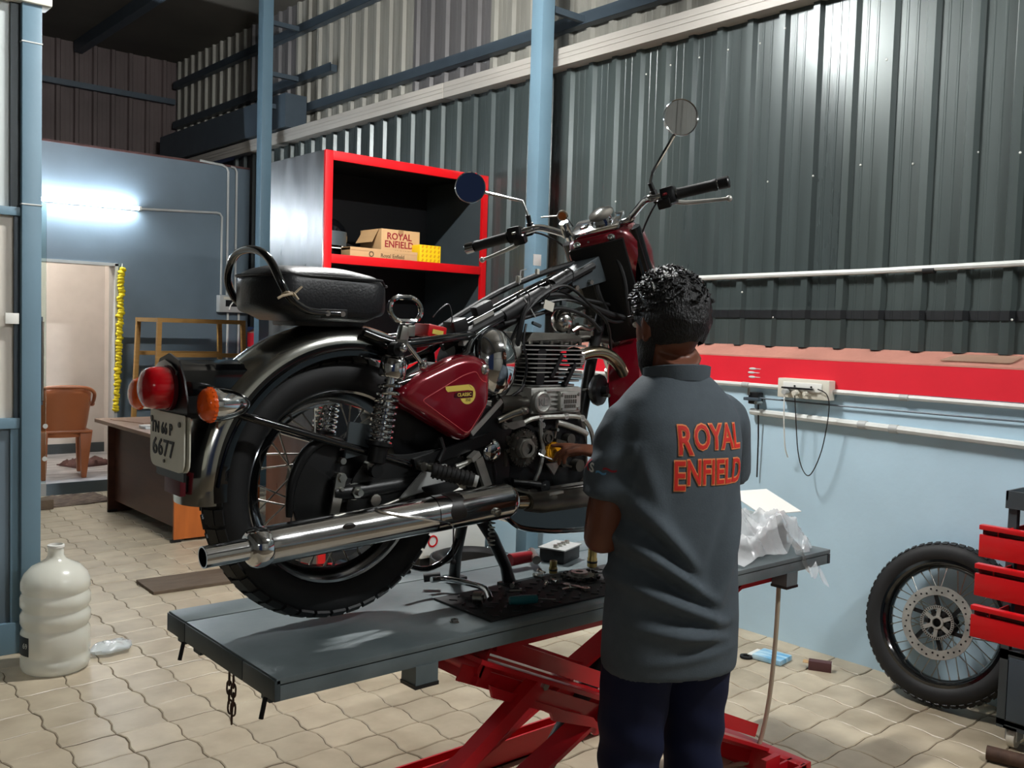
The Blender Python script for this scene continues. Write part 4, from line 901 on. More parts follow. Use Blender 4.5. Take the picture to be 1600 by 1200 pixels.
def spokes_y(parent, n, hr, hw, rr, tilt):
    for k in range(n):
        side = 1 if k % 2 else -1; g = 1 if (k//2) % 2 else -1; a = 2*pi*(k+.5)/n; a2 = a-g*tilt
        p = AX+Vector((hr*sin(a2), side*hw, hr*cos(a2))); q = AX+Vector((rr*sin(a), side*.004, rr*cos(a))); d = q-p
        x, y, z = frame_of(d); mt = Matrix((x, y, z)).transposed().to_4x4()@Matrix.Diagonal((1, 1, d.length, 1)); mt.translation = p
        o = bpy.data.objects.new('spoke', sp_me); link(o, parent); o.matrix_local = mt
spokes_y(rim, 36, .075, .045, .208, .9)
P('rear_hub', lathe_y([(0, -.06), (.085, -.06), (.09, -.05), (.09, -.04), (.06, -.03), (.06, .03), (.09, .04), (.09, .06), (0, .06)], n=40), 'satin_black')
P('rear_sprocket', lathe_y([(.05, .064), (.088, .064), (.09, .07), (.05, .07), (.05, .064)], n=40), 'steel')
dr = P('brake_drum', lathe_y([(0, -.092), (.03, -.094), (.06, -.09), (.085, -.078), (.096, -.07), (.096, -.058), (0, -.058)], n=40), 'satin_black')
mb = MB()
for k in range(3): a = radians(200+k*50); mb.bar(AX+Vector((.04*cos(a), -.093, .04*sin(a))), AX+Vector((.088*cos(a), -.083, .088*sin(a))), .008, .008, hint=(0, 1, 0))
P('rib', mb, 'engine_black', dr)
P('brake_arm', MB().prism(roundpoly([(-.075, -.065), (-.053, -.07), (-.028, .045), (-.055, .052)], .012), .006, o=AX+Vector((0, -.118, 0)), ux=(1, 0, 0), uy=(0, 0, 1)).cyl(AX+Vector((-.042, -.09, .036)), AX+Vector((-.042, -.13, .036)), .011, n=6).cyl(AX+Vector((-.045, -.12, .01)), AX+Vector((-.045, -.132, .01)), .005, n=8), 'steel')
P('axle_nut', MB().cyl(AX+Vector((-.006, -.09, 0)), AX+Vector((-.006, -.122, 0)), .021, n=20).cyl(AX+Vector((-.006, -.12, 0)), AX+Vector((-.006, -.138, 0)), .015, n=6).cyl(AX+Vector((-.006, -.138, 0)), AX+Vector((-.006, -.152, 0)), .008, n=12), 'steel', smooth=True)
P('chain_adjuster', MB().cyl((.035, -.115, .41), (.035, -.135, .41), .015, n=16).cyl((.035, -.135, .41), (.035, -.145, .41), .009, n=6), 'steel')
for a_, b_, r_ in (((.05, -.115, .325), (.05, -.132, .325), .015), ((-.035, -.10, .425), (-.035, -.118, .425), .008), ((.06, -.11, .425), (.06, -.125, .425), .008)): P('plate_nut', MB().cyl(a_, b_, r_, n=10), 'steel')
# big black brake-side plate behind the drum (torque plate)
P('torque_plate', MB().prism(roundpoly([(-.165, .34), (-.15, .43), (-.095, .478), (-.035, .474), (-.03, .36), (.13, .40), (.16, .35), (.03, .295), (-.06, .25), (-.14, .27)], .02), .014, o=(0, -.084, 0), ux=(1, 0, 0), uy=(0, 0, 1), bev=.003), 'satin_black')
P('drum_cowl', MB().tube([(-.165, -.095, .30), (-.16, -.098, .38), (-.125, -.10, .45), (-.07, -.10, .477), (-.025, -.10, .47)], [.008, .012, .014, .012, .008], 10, smooth=4), 'engine_black')
P('swing_arm_plate', MB().prism(roundpoly([(-.03, .30), (-.01, .385), (.05, .44), (.14, .43), (.30, .445), (.33, .40), (.20, .33), (.06, .29)], .02), .008, o=(0, -.112, 0), ux=(1, 0, 0), uy=(0, 0, 1), bev=.002), 'satin_black')
for s_ in (-1, 1): P('swing_arm', MB().tube([(.47, s_*.085, .365), (.25, s_*.10, .36), (.02, s_*.112, .35), (-.06, s_*.112, .35)], [.026, .024, .022, .016], 12, smooth=3).bar((.14, s_*.105, .36), (-.06, s_*.112, .352), .055, .012, hint=(0, 1, 0)), 'satin_black')
# --- rear mudguard
def fender(cx, cz, a0, a1, prof, n=48, th=.003):
    rings = []
    for i in range(n+1):
        a = radians(a0+(a1-a0)*i/n); ring = []
        k = 1-.02*max(0, (i/n-.72)/.28)
        for v, r in prof: ring.append((cx+r*k*cos(a), v*(1-.10*max(0, (i/n-.9)/.1)), cz+r*k*sin(a)))
        for v, r in prof[::-1]: ring.append((cx+(r*k-th)*cos(a), v*.96, cz+(r*k-th)*sin(a)))
        rings.append(ring)
    return MB().loft(rings)
fp = [(-.086, .352), (-.0855, .360), (-.081, .374), (-.070, .387), (-.052, .397), (-.026, .404), (0, .406), (.026, .404), (.052, .397), (.070, .387), (.081, .374), (.0855, .360), (.086, .352)]
P('rear_mudguard', fender(.005, .352, 70, 182, fp), 'fender_dark', label='mirror bright rear mudguard crown', ang=50)
for s_ in (-1, 1):
    sp = [(s_*.087, .326), (s_*.0885, .342), (s_*.0875, .356)]
    P('mudguard_valance', fender(.005, .352, 62, 181, sp, th=.002), 'gloss_black', ang=50)
    P('valance_bead', MB().tube([(.005+.342*cos(a), s_*.089, .352+.342*sin(a)) for a in [radians(64+i*3) for i in range(38)]], .0035, 6), 'gloss_black')
    P('mudguard_stay', MB().tube([(-.291, s_*.095, .544), (-.27, s_*.118, .537), (.155, s_*.12, .406), (.18, s_*.12, .398)], [.006, .0095, .0095, .008], 10), 'gloss_black')
# --- tail
P('tail_housing', MB().prism([(-.062, .588), (-.062, .642), (-.04, .655), (0, .664), (.04, .655), (.062, .642), (.062, .588)], .175, o=(-.25, 0, 0), ux=(0, -1, 0), uy=(0, 0, 1), bev=.002).xf(Matrix.Identity(4)), 'gloss_black')
P('tail_plate', MB().prism([(-.075, .545), (-.105, .545), (-.105, .575), (-.085, .625), (-.055, .664), (0, .678), (.055, .664), (.085, .625), (.105, .575), (.105, .545)], .004, o=(-.415, -.01, 0), ux=(0, -1, 0), uy=(0, 0, 1)), 'satin_black')
P('plate_bracket', MB().span((-.415, -.09, .40), (-.409, .07, .6)).bar((-.35, -.01, .56), (-.412, -.01, .56), .10, .05), 'satin_black')
tl = P('tail_lamp', MB().lathe([(.047, 0), (.047, .03), (.0455, .045), (.040, .056), (.028, .063), (.012, .066), (.001, .0665)], o=(-.42, -.022, .602), axis=(-1, 0, 0), n=36), 'lens_red', label='round red tail lamp lens')
P('lens_rim', MB().lathe([(.048, 0), (.050, .001), (.050, .009), (.048, .010)], o=(-.42, -.022, .602), axis=(-1, 0, 0), n=36), 'reflector_red', tl)
for s_ in (-1, 1):
    y, iu = (-.138, -.375) if s_ < 0 else (.215, -.40)
    ind = P('indicator', MB().lathe([(.0, .088), (.008, .086), (.018, .076), (.028, .058), (.034, .036), (.0365, .018), (.037, .006), (.036, 0), (0, 0)], o=(iu, y, .572), axis=(1, 0, 0), n=28), 'chrome', label='chrome bullet indicator')
    ln = P('indicator_lens', MB().lathe([(.037, 0), (.037, .008), (.034, .017), (.026, .023), (.012, .026), (.001, .0265)], o=(iu, y, .572), axis=(-1, 0, 0), n=28), 'lens_amber', ind)
    mb = MB()
    for k in range(22): a = 2*pi*k/22; mb.box((iu-.004, y+.0365*cos(a), .572+.0365*sin(a)), (.008, .004, .004))
    P('lens_ribs', mb, 'lens_amber', ind); P('indicator_stem', MB().cyl((iu+.025, y*.95, .57), (-.34, s_*.04, .57), .009, n=10), 'satin_black', ind)
npz, npy, npu = .484, -.022, -.424
npl = P('number_plate', MB().prism(roundpoly([(-.098, .064), (-.098, -.062), (.098, -.062), (.098, .064)], [.006, .03, .03, .006]), .003, o=(npu, npy, npz), ux=(0, -1, 0), uy=(0, 0, 1)), 'plate_white', label='white number plate with black characters')
P('backing_plate', MB().prism(roundpoly([(-.1, .064), (-.1, -.062), (.105, -.062), (.105, .060)], [.006, .03, .03, .006]), .003, o=(npu+.009, npy, npz), ux=(0, -1, 0), uy=(0, 0, 1)), 'plate_white', npl)
npl.location = (0, 0, 0)
def ptxt(txt, size, y, z, sx): lettering('characters', txt, size, 'print_black', npl, (npu-.0035, y, z), (0, -1, 0), (0, 0, 1), depth=.0012, offset=.0007, spacing=1.08, sx=sx)
ptxt('TN 66 P', .036, npy+.028, npz+.026, .92); ptxt('6677', .052, npy+.018, npz-.018, 1.15)
for yy, zz, r in ((.085, .045, .006), (-.075, .043, .006), (.01, -.045, .004)): P('plate_bolt', MB().cyl((npu-.001, npy+yy, npz+zz), (npu-.006, npy+yy, npz+zz), r, n=10), 'alu_dark', npl)
P('rear_reflector', MB().span((-.408, -.052, .362), (-.394, .04, .414), bev=.003), 'reflector_red'); P('reflector_bracket', MB().span((-.394, -.04, .37), (-.36, .03, .405)), 'satin_black')
# --- seat and grab rail
rings = []
for i in range(15):
    t_ = i/14; x = -.235+.345*t_; e = min(t_, 1-t_); k = min(1, (e*9+.02))**.42
    w = (.128-.012*t_)*k; zt = .866+.014*sin(pi*(.1+.8*t_))-.016*max(0, t_-.6)*2; zb = .757+(.012 if t_ < .2 or t_ > .85 else 0); ring = []
    for a in [2*pi*j/28 for j in range(28)]:
        c, s_ = cos(a), sin(a); sc = (abs(c)**.38)*(1 if c > 0 else -1); ss = (abs(s_)**.42)*(1 if s_ > 0 else -1)
        zm = (zt+zb)/2; hh = (zt-zb)/2*(.45+.55*k); dome = .012*(1-min(1, abs(sc))**2) if s_ > 0 else 0
        ring.append((x, w*sc, zm+hh*ss+dome*k))
    rings.append(ring)
seat = P('seat', MB().loft(rings), 'leather', ang=60)
pp = []
for i in range(40):
    a = 2*pi*i/40; c, s_ = cos(a), sin(a); pp.append((-.0625+.168*(abs(c)**.5)*(1 if c > 0 else -1), .122*(abs(s_)**.45)*(1 if s_ > 0 else -1), .862-.012*(c > .6)))
P('seat_piping', MB().tube(pp, .0035, 6, closed=True), 'leather', seat); P('seat_base', MB().span((-.14, -.06, .746), (.05, .06, .766), bev=.006), 'satin_black', seat)
gr = [(-.06, -.133, .778), (-.09, -.134, .778), (-.135, -.138, .779), (-.17, -.142, .79), (-.20, -.142, .812), (-.22, -.135, .85), (-.228, -.10, .895), (-.232, -.04, .918), (-.232, .04, .918), (-.228, .10, .895), (-.22, .135, .85), (-.20, .142, .812), (-.17, .142, .79), (-.135, .138, .779), (-.06, .134, .778)]
rail = P('grab_rail', MB().tube(gr, .0095, 10, smooth=5), 'gloss_black')
P('rail_tab', MB().span((-.115, -.1385, .766), (-.045, -.133, .788), bev=.002), 'satin_black', rail)
for x in (-.10, -.06): P('rail_bolt', MB().cyl((x, -.137, .777), (x, -.144, .777), .0065, n=10), 'steel', rail)
mb = MB().tube([(-.2+.013*cos(a), -.141+.013*sin(a), .818+.003*sin(2*a)) for a in [2*pi*i/12 for i in range(12)]], .0035, 6, closed=True).tube([(-.2, -.155, .818), (-.225, -.16, .812), (-.235, -.158, .806)], .003, 6).tube([(-.195, -.155, .82), (-.185, -.16, .805)], .0028, 6).tube([(-.19, -.153, .82), (-.175, -.156, .835)], .0025, 6)
P('cloth_tie', mb, 'tie', rail, label='scrap of pale cloth tied round the rail')
# --- shocks
def shock(y):
    A, B = Vector((.096, y, .70)), Vector((.040, y, .40)); d = (B-A).normalized(); s_ = P('shock_absorber', MB().cyl(A+d*.06, B, .010, n=12), 'chrome')
    P('top_shroud', MB().lathe([(.012, .025), (.030, .03), (.033, .036), (.033, .072), (.030, .076), (.012, .076)], o=A, axis=d, n=28), 'chrome', s_)
    x, yv, dd = frame_of(d); pts = []; L0, L1 = .082, .235; turns = 9.5; n = 150
    for i in range(n+1): t_ = i/n; a = 2*pi*turns*t_; r = .026+.004*t_; h = L0+(L1-L0)*(t_**.86); pts.append(A+d*h+x*r*cos(a)+yv*r*sin(a))
    P('spring', MB().tube(pts, .0042, 7), 'chrome', s_)
    P('spring_seat', MB().lathe([(.010, .232), (.034, .234), (.034, .243), (.024, .248), (.022, .285), (.012, .29)], o=A, axis=d, n=24), 'satin_black', s_)
    P('eye', MB().cyl(A+Vector((0, -.014, -.004)), A+Vector((0, .014, -.004)), .018, n=16), 'satin_black', s_); P('eye', MB().cyl(B+Vector((0, -.014, 0)), B+Vector((0, .014, 0)), .017, n=16), 'satin_black', s_); P('eye_bolt', MB().cyl(A+Vector((.0, -.03, 0)), A+Vector((0, .0, 0)), .009, n=6).ell(A+Vector((0, -.03, 0)), (.011, .007, .011), 12, 8), 'chrome', s_)
shock(-.137); shock(.137)
P('shock_guard', MB().prism(roundpoly([(-.03, .43), (.035, .44), (.04, .51), (-.02, .52)], .006), .008, o=(0, -.108, 0), ux=(1, 0, 0), uy=(0, 0, 1)), 'cart_grey')
# --- lifting handle with clear block
hnd = P('lifting_handle', MB().tube([(.135+.033*cos(a)+.014*(1 if cos(a) > 0 else -1), -.115, .795+.030*sin(a)-.09*(.033*cos(a))) for a in [2*pi*i/24 for i in range(24)]], .0065, 8, closed=True), 'chrome')
P('handle_post', MB().box((.128, -.115, .728), (.026, .02, .05), Matrix.Rotation(.25, 3, 'Y'), .003).box((.148, -.115, .742), (.022, .022, .028), None, .003), 'steel', hnd); P('handle_plate', MB().prism(roundpoly([(.09, .66), (.12, .66), (.135, .72), (.105, .72)], .005), .006, o=(0, -.12, 0), ux=(1, 0, 0), uy=(0, 0, 1)), 'alu_dark', hnd)
P('strut', MB().cyl((.135, -.118, .715), (.185, -.118, .662), .006, n=10).ell((.19, -.12, .655), (.013, .012, .013), 12, 8).ell((.115, -.128, .668), (.011, .01, .011), 12, 8), 'chrome')
# --- frame
P('backbone_tube', MB().tube([(1.0, 0, .985), (.93, 0, .955), (.6, 0, .80), (.36, 0, .70)], .027, 14), 'satin_black')
for s_ in (-1, 1):
    P('frame_tube', MB().tube([(.86, s_*.035, .945), (.69, s_*.05, .872), (.5, s_*.055, .783), (.40, s_*.062, .735), (.365, s_*.075, .70), (.335, s_*.09, .675), (.17, s_*.11, .622), (.08, s_*.115, .60)], .0125, 10, smooth=4), 'gloss_black')
    P('seat_rail', MB().tube([(.40, s_*.06, .735), (.28, s_*.10, .725), (.12, s_*.108, .71), (.03, s_*.09, .735)], .0125, 10, smooth=4), 'gloss_black')
    P('frame_lower', MB().tube([(.36, s_*.09, .685), (.40, s_*.10, .5), (.44, s_*.105, .36), (.44, s_*.10, .28)], .0135, 10, smooth=3), 'satin_black')
P('down_tube', MB().tube([(1.0, 0, .93), (.93, 0, .72), (.885, 0, .5), (.85, 0, .36)], .019, 12, smooth=3), 'satin_black')
P('frame_gusset', MB().prism(roundpoly([(.775, .925), (.915, .995), (.955, .965), (.945, .915), (.80, .875)], .01), .075, o=(0, .04, 0), ux=(1, 0, 0), uy=(0, 0, 1), bev=.004), 'cart_grey')
for x, z in ((.80, .885), (.86, .905)): P('gusset_bolt', MB().cyl((x, -.036, z), (x, -.048, z), .008, n=6), 'steel')
P('side_plate', MB().prism(roundpoly([(.37, .56), (.50, .52), (.49, .30), (.36, .26), (.34, .42)], .02), .016, o=(0, -.10, 0), ux=(1, 0, 0), uy=(0, 0, 1), bev=.003), 'satin_black')
P('inner_cover', MB().prism([(.1, .55), (.3, .66), (.4, .62), (.4, .40), (.15, .42)], .12, o=(0, .06, 0), ux=(1, 0, 0), uy=(0, 0, 1), bev=.01), 'black_plastic')
cap = P('pivot_cap', MB().lathe([(.0, .014), (.010, .0135), (.022, .010), (.030, .005), (.032, 0), (0, 0)], o=(.427, -.118, .423), axis=(0, -1, 0), n=28), 'chrome', label='round chrome pivot cap'); P('cap_dimple', MB().ell((.425, -.131, .42), (.004, .003, .004), 10, 6), 'steel', cap)
# --- maroon side panel
sp_poly = [(.108, .592), (.15, .625), (.305, .686), (.375, .680), (.402, .645), (.405, .545), (.335, .457), (.305, .457), (.135, .548), (.112, .57)]
sp_out = roundpoly(sp_poly, [.02, .02, .04, .03, .03, .04, .025, .02, .02, .015], 5)
cx_, cz_ = .29, .585; rings = []
for k, v in ((1.0, -.096), (1.0, -.108), (.985, -.120), (.94, -.131), (.87, -.138), (.76, -.142)): rings.append([(cx_+(x-cx_)*k, v, cz_+(z-cz_)*k) for x, z in sp_out])
sid = P('side_panel', MB().loft(rings), 'maroon', label='triangular metallic maroon side panel', ang=50)
st_p = roundpoly([(.172, .568), (.30, .630), (.345, .642), (.357, .622), (.372, .612), (.385, .612), (.386, .555), (.330, .482), (.315, .480)], .012, 3)
sbv = BVHTree.FromPolygons([v.co.copy() for v in sid.data.vertices], [list(p.vertices) for p in sid.data.polygons])
def on_panel(x, z, off=0.0):
    h_ = sbv.ray_cast(Vector((x, -.5, z)), Vector((0, 1, 0))); return (x, (h_[0].y if h_[0] is not None else -.14)-off, z)
st_d = []
for k in range(len(st_p)):
    for j in range(4): a_, b_ = st_p[k], st_p[(k+1) % len(st_p)]; st_d.append((a_[0]+(b_[0]-a_[0])*j/4, a_[1]+(b_[1]-a_[1])*j/4))
P('pinstripe', MB().tube([on_panel(x, z, .0003) for x, z in st_d], .0012, 5, closed=True), 'stripe', sid)
lk_ = P('panel_lock', MB().lathe([(0, .009), (.008, .009), (.013, .006), (.0145, 0), (0, 0)], o=on_panel(.374, .645, -.002), axis=(0, -1, 0), n=20), 'satin_chrome', sid)
lg = lambda pts: [(x, z) for x, z in pts]
P('emblem', MB().prism(lg([(.245, .602), (.322, .607)]+[(.318+.026*cos(a), .581+.026*sin(a)) for a in [radians(85-i*15) for i in range(18)]]+[(.293, .575), (.293, .570), (.335, .572), (.336, .590), (.318, .592), (.253, .588), (.247, .594)]), .0012, o=(0, -.1415, 0), ux=(1, 0, 0), uy=(0, 0, 1)), 'logo_gold', sid, label='gold winged emblem')
P('emblem_panel', MB().prism(roundpoly([(.274, .572), (.334, .574), (.335, .589), (.276, .586)], .005), .001, o=(0, -.1428, 0), ux=(1, 0, 0), uy=(0, 0, 1)), 'maroon_deep', sid)
lettering('characters', 'CLASSIC', .0125, 'logo_gold', sid, (.306, -.1442, .5803), (1, 0, .03), (0, 0, 1), depth=.0003, offset=.0002); lettering('characters', '350', .011, 'print_brown', sid, (.319, -.1432, .566), (1, 0, 0), (0, 0, 1), depth=.0003)
# --- air filter dome, carburettor
P('air_filter_dome', MB().ell((.455, -.075, .655), (.072, .062, .102), 32, 20), 'chrome', label='mirror chrome air filter dome')
P('filter_body', MB().cyl((.455, -.06, .655), (.455, .09, .655), .07, n=28), 'satin_black')
P('throttle_body', MB().tube([(.50, -.03, .66), (.56, -.03, .67), (.60, -.03, .675)], [.03, .026, .03], 14).ell((.555, -.055, .70), (.022, .02, .03), 14, 10), 'alu')
P('intake_boot', MB().tube([(.47, -.02, .65), (.515, -.025, .662)], .034, 14), 'black_rubber')
# --- engine
EC = Vector((.68, 0, 0))
fin = MB(); 
def fin_poly(hu, hv, r): return roundpoly([(-hu, -hv), (hu, -hv), (hu, hv), (-hu, hv)], r, 4)
core = P('cylinder', MB().cyl((.675, 0, .53), (.675, 0, .74), .075, n=28), 'engine_black')
edge_cache = {}
def finat(z, hu, hv, cu, sl):
    f = P('cooling_fin', MB().prism(fin_poly(hu, hv, .022), .0055, o=(cu, 0, z), ux=(1, 0, 0), uy=(0, 1, 0)), 'engine_black', core)
    e = MB(); py = fin_poly(hu+.0006, hv+.0006, .022); n = len(py)
    e.loft([[(cu+a, b, z+h) for a, b in py] for h in (.0015, .0042)], caps=False); P('fin_edge', e, 'alu', f)
for i in range(7): finat(.596-.0105*i-.003, .088-.001*i, .092-.001*i, .678, 0)
for i in range(9): k = i/8; finat(.606+.0128*i, .098+.024*k, .098+.006*sin(pi*k), .682, 0)
P('rocker_cover', MB().prism(roundpoly([(.575, .718), (.80, .718), (.80, .735), (.76, .748), (.60, .748)], .008), .15, o=(0, .075, 0), ux=(1, 0, 0), uy=(0, 0, 1), bev=.004), 'alu_dark')
for i, (x, y) in enumerate(((.585, -.085), (.62, -.09), (.66, -.09), (.70, -.09), (.74, -.09), (.785, -.08))): P('head_nut', MB().cyl((x, y, .712), (x, y, .724), .006, n=6), 'steel')
P('head_side_panel', MB().prism(roundpoly([(.595, .60), (.625, .60), (.632, .70), (.60, .70)], .008), .02, o=(0, -.082, 0), ux=(1, 0, 0), uy=(0, 0, 1)), 'engine_black')
for x, z in ((.64, .69), (.695, .665)): P('fin_bridge', MB().bar((x+.05, -.1, z-.005), (x+.01, -.1, z-.07), .012, .016, hint=(0, 1, 0)), 'engine_black')
# cylinder-head top gear: chrome ball and linkage
bal = P('vacuum_chamber', MB().ell((.742, -.045, .785), (.033, .033, .036), 24, 16), 'satin_chrome', label='chrome ball shaped chamber')
P('chamber_neck', MB().tube([(.742, -.045, .785), (.80, -.045, .81), (.835, -.04, .822)], [.02, .014, .010], 12).box((.79, -.06, .805), (.05, .02, .016), Matrix.Rotation(-.4, 3, 'Y'), .003), 'steel', bal)
P('linkage', MB().tube([(.80, -.05, .80), (.86, -.05, .80)], .004, 8).bar((.78, -.05, .765), (.83, -.045, .765), .018, .016).cyl((.80, -.05, .735), (.80, -.05, .78), .006, n=10).box((.82, -.055, .75), (.05, .022, .014), None, .003).box((.85, -.05, .785), (.03, .02, .02), None, .004).cyl((.765, -.05, .745), (.765, -.05, .765), .007, n=6), 'alu_dark', bal)
P('linkage_arm', MB().tube([(.77, -.06, .755), (.80, -.062, .768), (.84, -.06, .762), (.872, -.05, .77)], .007, 8, smooth=3).cyl((.855, -.055, .742), (.855, -.055, .757), .009, n=8), 'steel', bal)
# crankcase
P('crankcase', MB().prism(roundpoly([(.44, .50), (.60, .53), (.78, .53), (.82, .47), (.83, .34), (.79, .26), (.56, .25), (.45, .30)], .03), .18, o=(0, .09, 0), ux=(1, 0, 0), uy=(0, 0, 1), bev=.006), 'alu_dark')
P('upper_crankcase', MB().span((.575, -.105, .515), (.775, .095, .592), bev=.008), 'alu')
for i in range(5): P('case_rib', MB().span((.625, -.113, .527+i*.0135), (.70, -.10, .532+i*.0135)), 'alu')
oc = P('oil_cap', MB().lathe([(0, .012), (.022, .012), (.026, .014), (.031, .012), (.033, .004), (.033, 0), (0, 0)], o=(.604, -.112, .551), axis=(0, -1, 0), n=32), 'alu', label='round cap with embossed monogram')
lettering('monogram', 'RE', .03, 'steel', oc, (.604, -.1245, .551), (1, 0, 0), (0, 0, 1), depth=.001, offset=.001)
tc = P('tappet_cover', MB().span((.672, -.124, .523), (.752, -.10, .580), bev=.005), 'alu', label='rectangular cover plate with raised letters')
for z, h, w in ((.565, .010, .05), (.551, .012, .052), (.537, .010, .046)):
    mb = MB()
    for k in range(6): mb.span((.712-w/2+k*w/6, -.1252, z-h/2), (.712-w/2+k*w/6+w/9, -.1238, z+h/2))
    P('raised_letters', mb, 'alu_dark', tc)
for a, b in ((.68, .572), (.744, .572), (.68, .531), (.744, .531)): P('cover_screw', MB().cyl((a, -.124, b), (a, -.128, b), .005, n=10), 'steel', tc)
# opened right side of the engine: gasket face and internals
gas = [(.462, .500), (.50, .484), (.56, .503), (.60, .508), (.66, .508), (.74, .506), (.785, .487), (.815, .44), (.822, .36), (.80, .305), (.74, .293), (.62, .296), (.56, .30), (.50, .318)]
P('gasket_face', MB().tube([(x, -.118, z) for x, z in gas], .0068, 6, smooth=3, closed=False), 'alu')
P('gasket_face', MB().tube([(.60, -.118, .506), (.605, -.118, .46), (.615, -.118, .41), (.605, -.118, .36), (.59, -.118, .33), (.582, -.118, .305)], .006, 6, smooth=4), 'alu')
for x, z in ((.60, .506), (.613, .455), (.612, .408), (.70, .508), (.765, .50), (.815, .40), (.585, .318), (.47, .49), (.68, .295)): P('gasket_boss', MB().lathe([(.0035, .004), (.0095, .004), (.0095, -.008), (.0035, -.008)], o=(x, -.120, z), axis=(0, -1, 0), n=14), 'alu')
P('cavity_wall', MB().prism([(.47, .485), (.6, .5), (.78, .495), (.81, .42), (.81, .33), (.78, .30), (.56, .305), (.49, .34)], .01, o=(0, -.088, 0), ux=(1, 0, 0), uy=(0, 0, 1)), 'engine_black')
def gear(name, c, r, teeth, mat, hub, th=.012, y=-.11, parent=None, label=None):
    mb = MB().lathe([(hub, 0), (r, 0), (r, th), (hub, th), (hub, 0)], o=(c[0], y, c[1]), axis=(0, -1, 0), n=max(24, teeth))
    for k in range(teeth): a = 2*pi*k/teeth; mb.box((c[0]+r*1.02*cos(a), y-th/2, c[1]+r*1.02*sin(a)), (r*.10, th, r*.11), Matrix.Rotation(-a, 3, 'Y'))
    return P(name, mb, mat, parent, label=label)
cl = gear('clutch_gear', (.538, .425), .050, 36, 'alu_dark', .03); P('clutch_boss', MB().cyl((.538, -.11, .425), (.538, -.135, .425), .030, n=6).lathe([(.014, 0), (.024, 0), (.024, .008), (.014, .008)], o=(.538, -.135, .425), axis=(0, -1, 0), n=24), 'alu', cl); P('clutch_ring', MB().lathe([(.052, .0), (.064, 0), (.064, .02), (.052, .02), (.052, 0)], o=(.545, -.088, .43), axis=(0, -1, 0), n=36), 'engine_black', cl)
for k in range(8): a = 2*pi*k/8; P('clutch_pin', MB().cyl((.538+.042*cos(a), -.12, .425+.042*sin(a)), (.538+.042*cos(a), -.128, .425+.042*sin(a)), .004, n=8), 'steel', cl)
yg = gear('drive_gear', (.649, .408), .0265, 22, 'gear_yellow', .006, th=.010, y=-.118, label='yellow nylon gear'); P('gear_dish', MB().lathe([(.006, .010), (.0085, .014), (.011, .012), (.019, .012), (.020, .010)], o=(.649, -.118, .408), axis=(0, -1, 0), n=20), 'gear_yellow', yg); P('gear_key', MB().box((.650, -.133, .402), (.008, .004, .014), Matrix.Rotation(.6, 3, 'Y')), 'brass', yg)
P('cam_housing', MB().cyl((.625, -.09, .452), (.625, -.128, .452), .019, n=20).lathe([(.009, 0), (.014, 0), (.014, .004), (.009, .004)], o=(.628, -.128, .45), axis=(0, -1, 0), n=18), 'alu_dark'); P('cam_bolt', MB().cyl((.61, -.1, .485), (.61, -.122, .485), .009, n=6).cyl((.665, -.10, .47), (.665, -.125, .47), .005, n=8).cyl((.665, -.11, .44), (.665, -.12, .49), .004, n=8), 'steel')
P('oil_gallery', MB().tube([(.672, -.112, .49), (.70, -.116, .483), (.75, -.118, .468), (.79, -.116, .452)], .009, 10, smooth=3), 'alu')
P('shift_plate', MB().prism([(.63, .374), (.685, .374), (.662, .338)], .006, o=(0, -.112, 0), ux=(1, 0, 0), uy=(0, 0, 1)), 'alu'); P('shift_arm', MB().tube([(.70, -.115, .42), (.73, -.12, .415), (.77, -.118, .40)], .006, 8).cyl((.72, -.1, .44), (.72, -.125, .44), .016, n=16).bar((.66, -.115, .44), (.70, -.115, .43), .02, .01).cyl((.70, -.1, .37), (.70, -.12, .37), .012, n=14).cyl((.76, -.1, .36), (.76, -.125, .36), .018, n=16), 'alu_dark')
P('inner_bolts', MB().cyl((.50, -.1, .46), (.50, -.12, .46), .008, n=6).cyl((.485, -.1, .44), (.485, -.12, .44), .006, n=6).box((.492, -.11, .452), (.03, .015, .018), None, .003).box((.478, -.11, .40), (.014, .014, .05), None, .003).cyl((.478, -.115, .42), (.478, -.125, .42), .006, n=10), 'alu_dark')
P('sump', MB().prism(roundpoly([(.50, .335), (.64, .30), (.82, .305), (.83, .27), (.60, .25), (.50, .27)], .012), .20, o=(0, .085, 0), ux=(1, 0, 0), uy=(0, 0, 1), bev=.004), 'engine_black')
P('sump_strip', MB().bar((.56, -.125, .303), (.80, -.125, .309), .008, .006).bar((.54, -.122, .283), (.80, -.122, .290), .007, .006), 'alu'); P('kick_shaft', MB().tube([(.50, -.12, .33), (.55, -.135, .325), (.60, -.14, .316)], [.014, .011, .012], 10).cyl((.6, -.15, .315), (.6, -.12, .315), .018, n=14), 'satin_black')
P('starter_motor', MB().tube([(.46, -.10, .545), (.53, -.105, .548)], .026, 16).cyl((.458, -.10, .545), (.448, -.10, .545), .018, n=14).tube([(.53, -.105, .548), (.555, -.105, .55)], .018, 14), 'alu_dark'); P('clutch_lever', MB().tube([(.44, -.12, .505), (.49, -.125, .522), (.525, -.125, .53)], [.009, .011, .013], 10).ell((.527, -.13, .53), (.016, .012, .012), 12, 8), 'steel'); P('cable_bracket', MB().prism(roundpoly([(.455, .495), (.53, .505), (.54, .488), (.49, .48)], .006), .005, o=(0, -.122, 0), ux=(1, 0, 0), uy=(0, 0, 1)), 'alu'); P('lever_strap', MB().bar((.34, -.135, .475), (.45, -.125, .56), .014, .004, hint=(0, 1, 0)), 'alu')
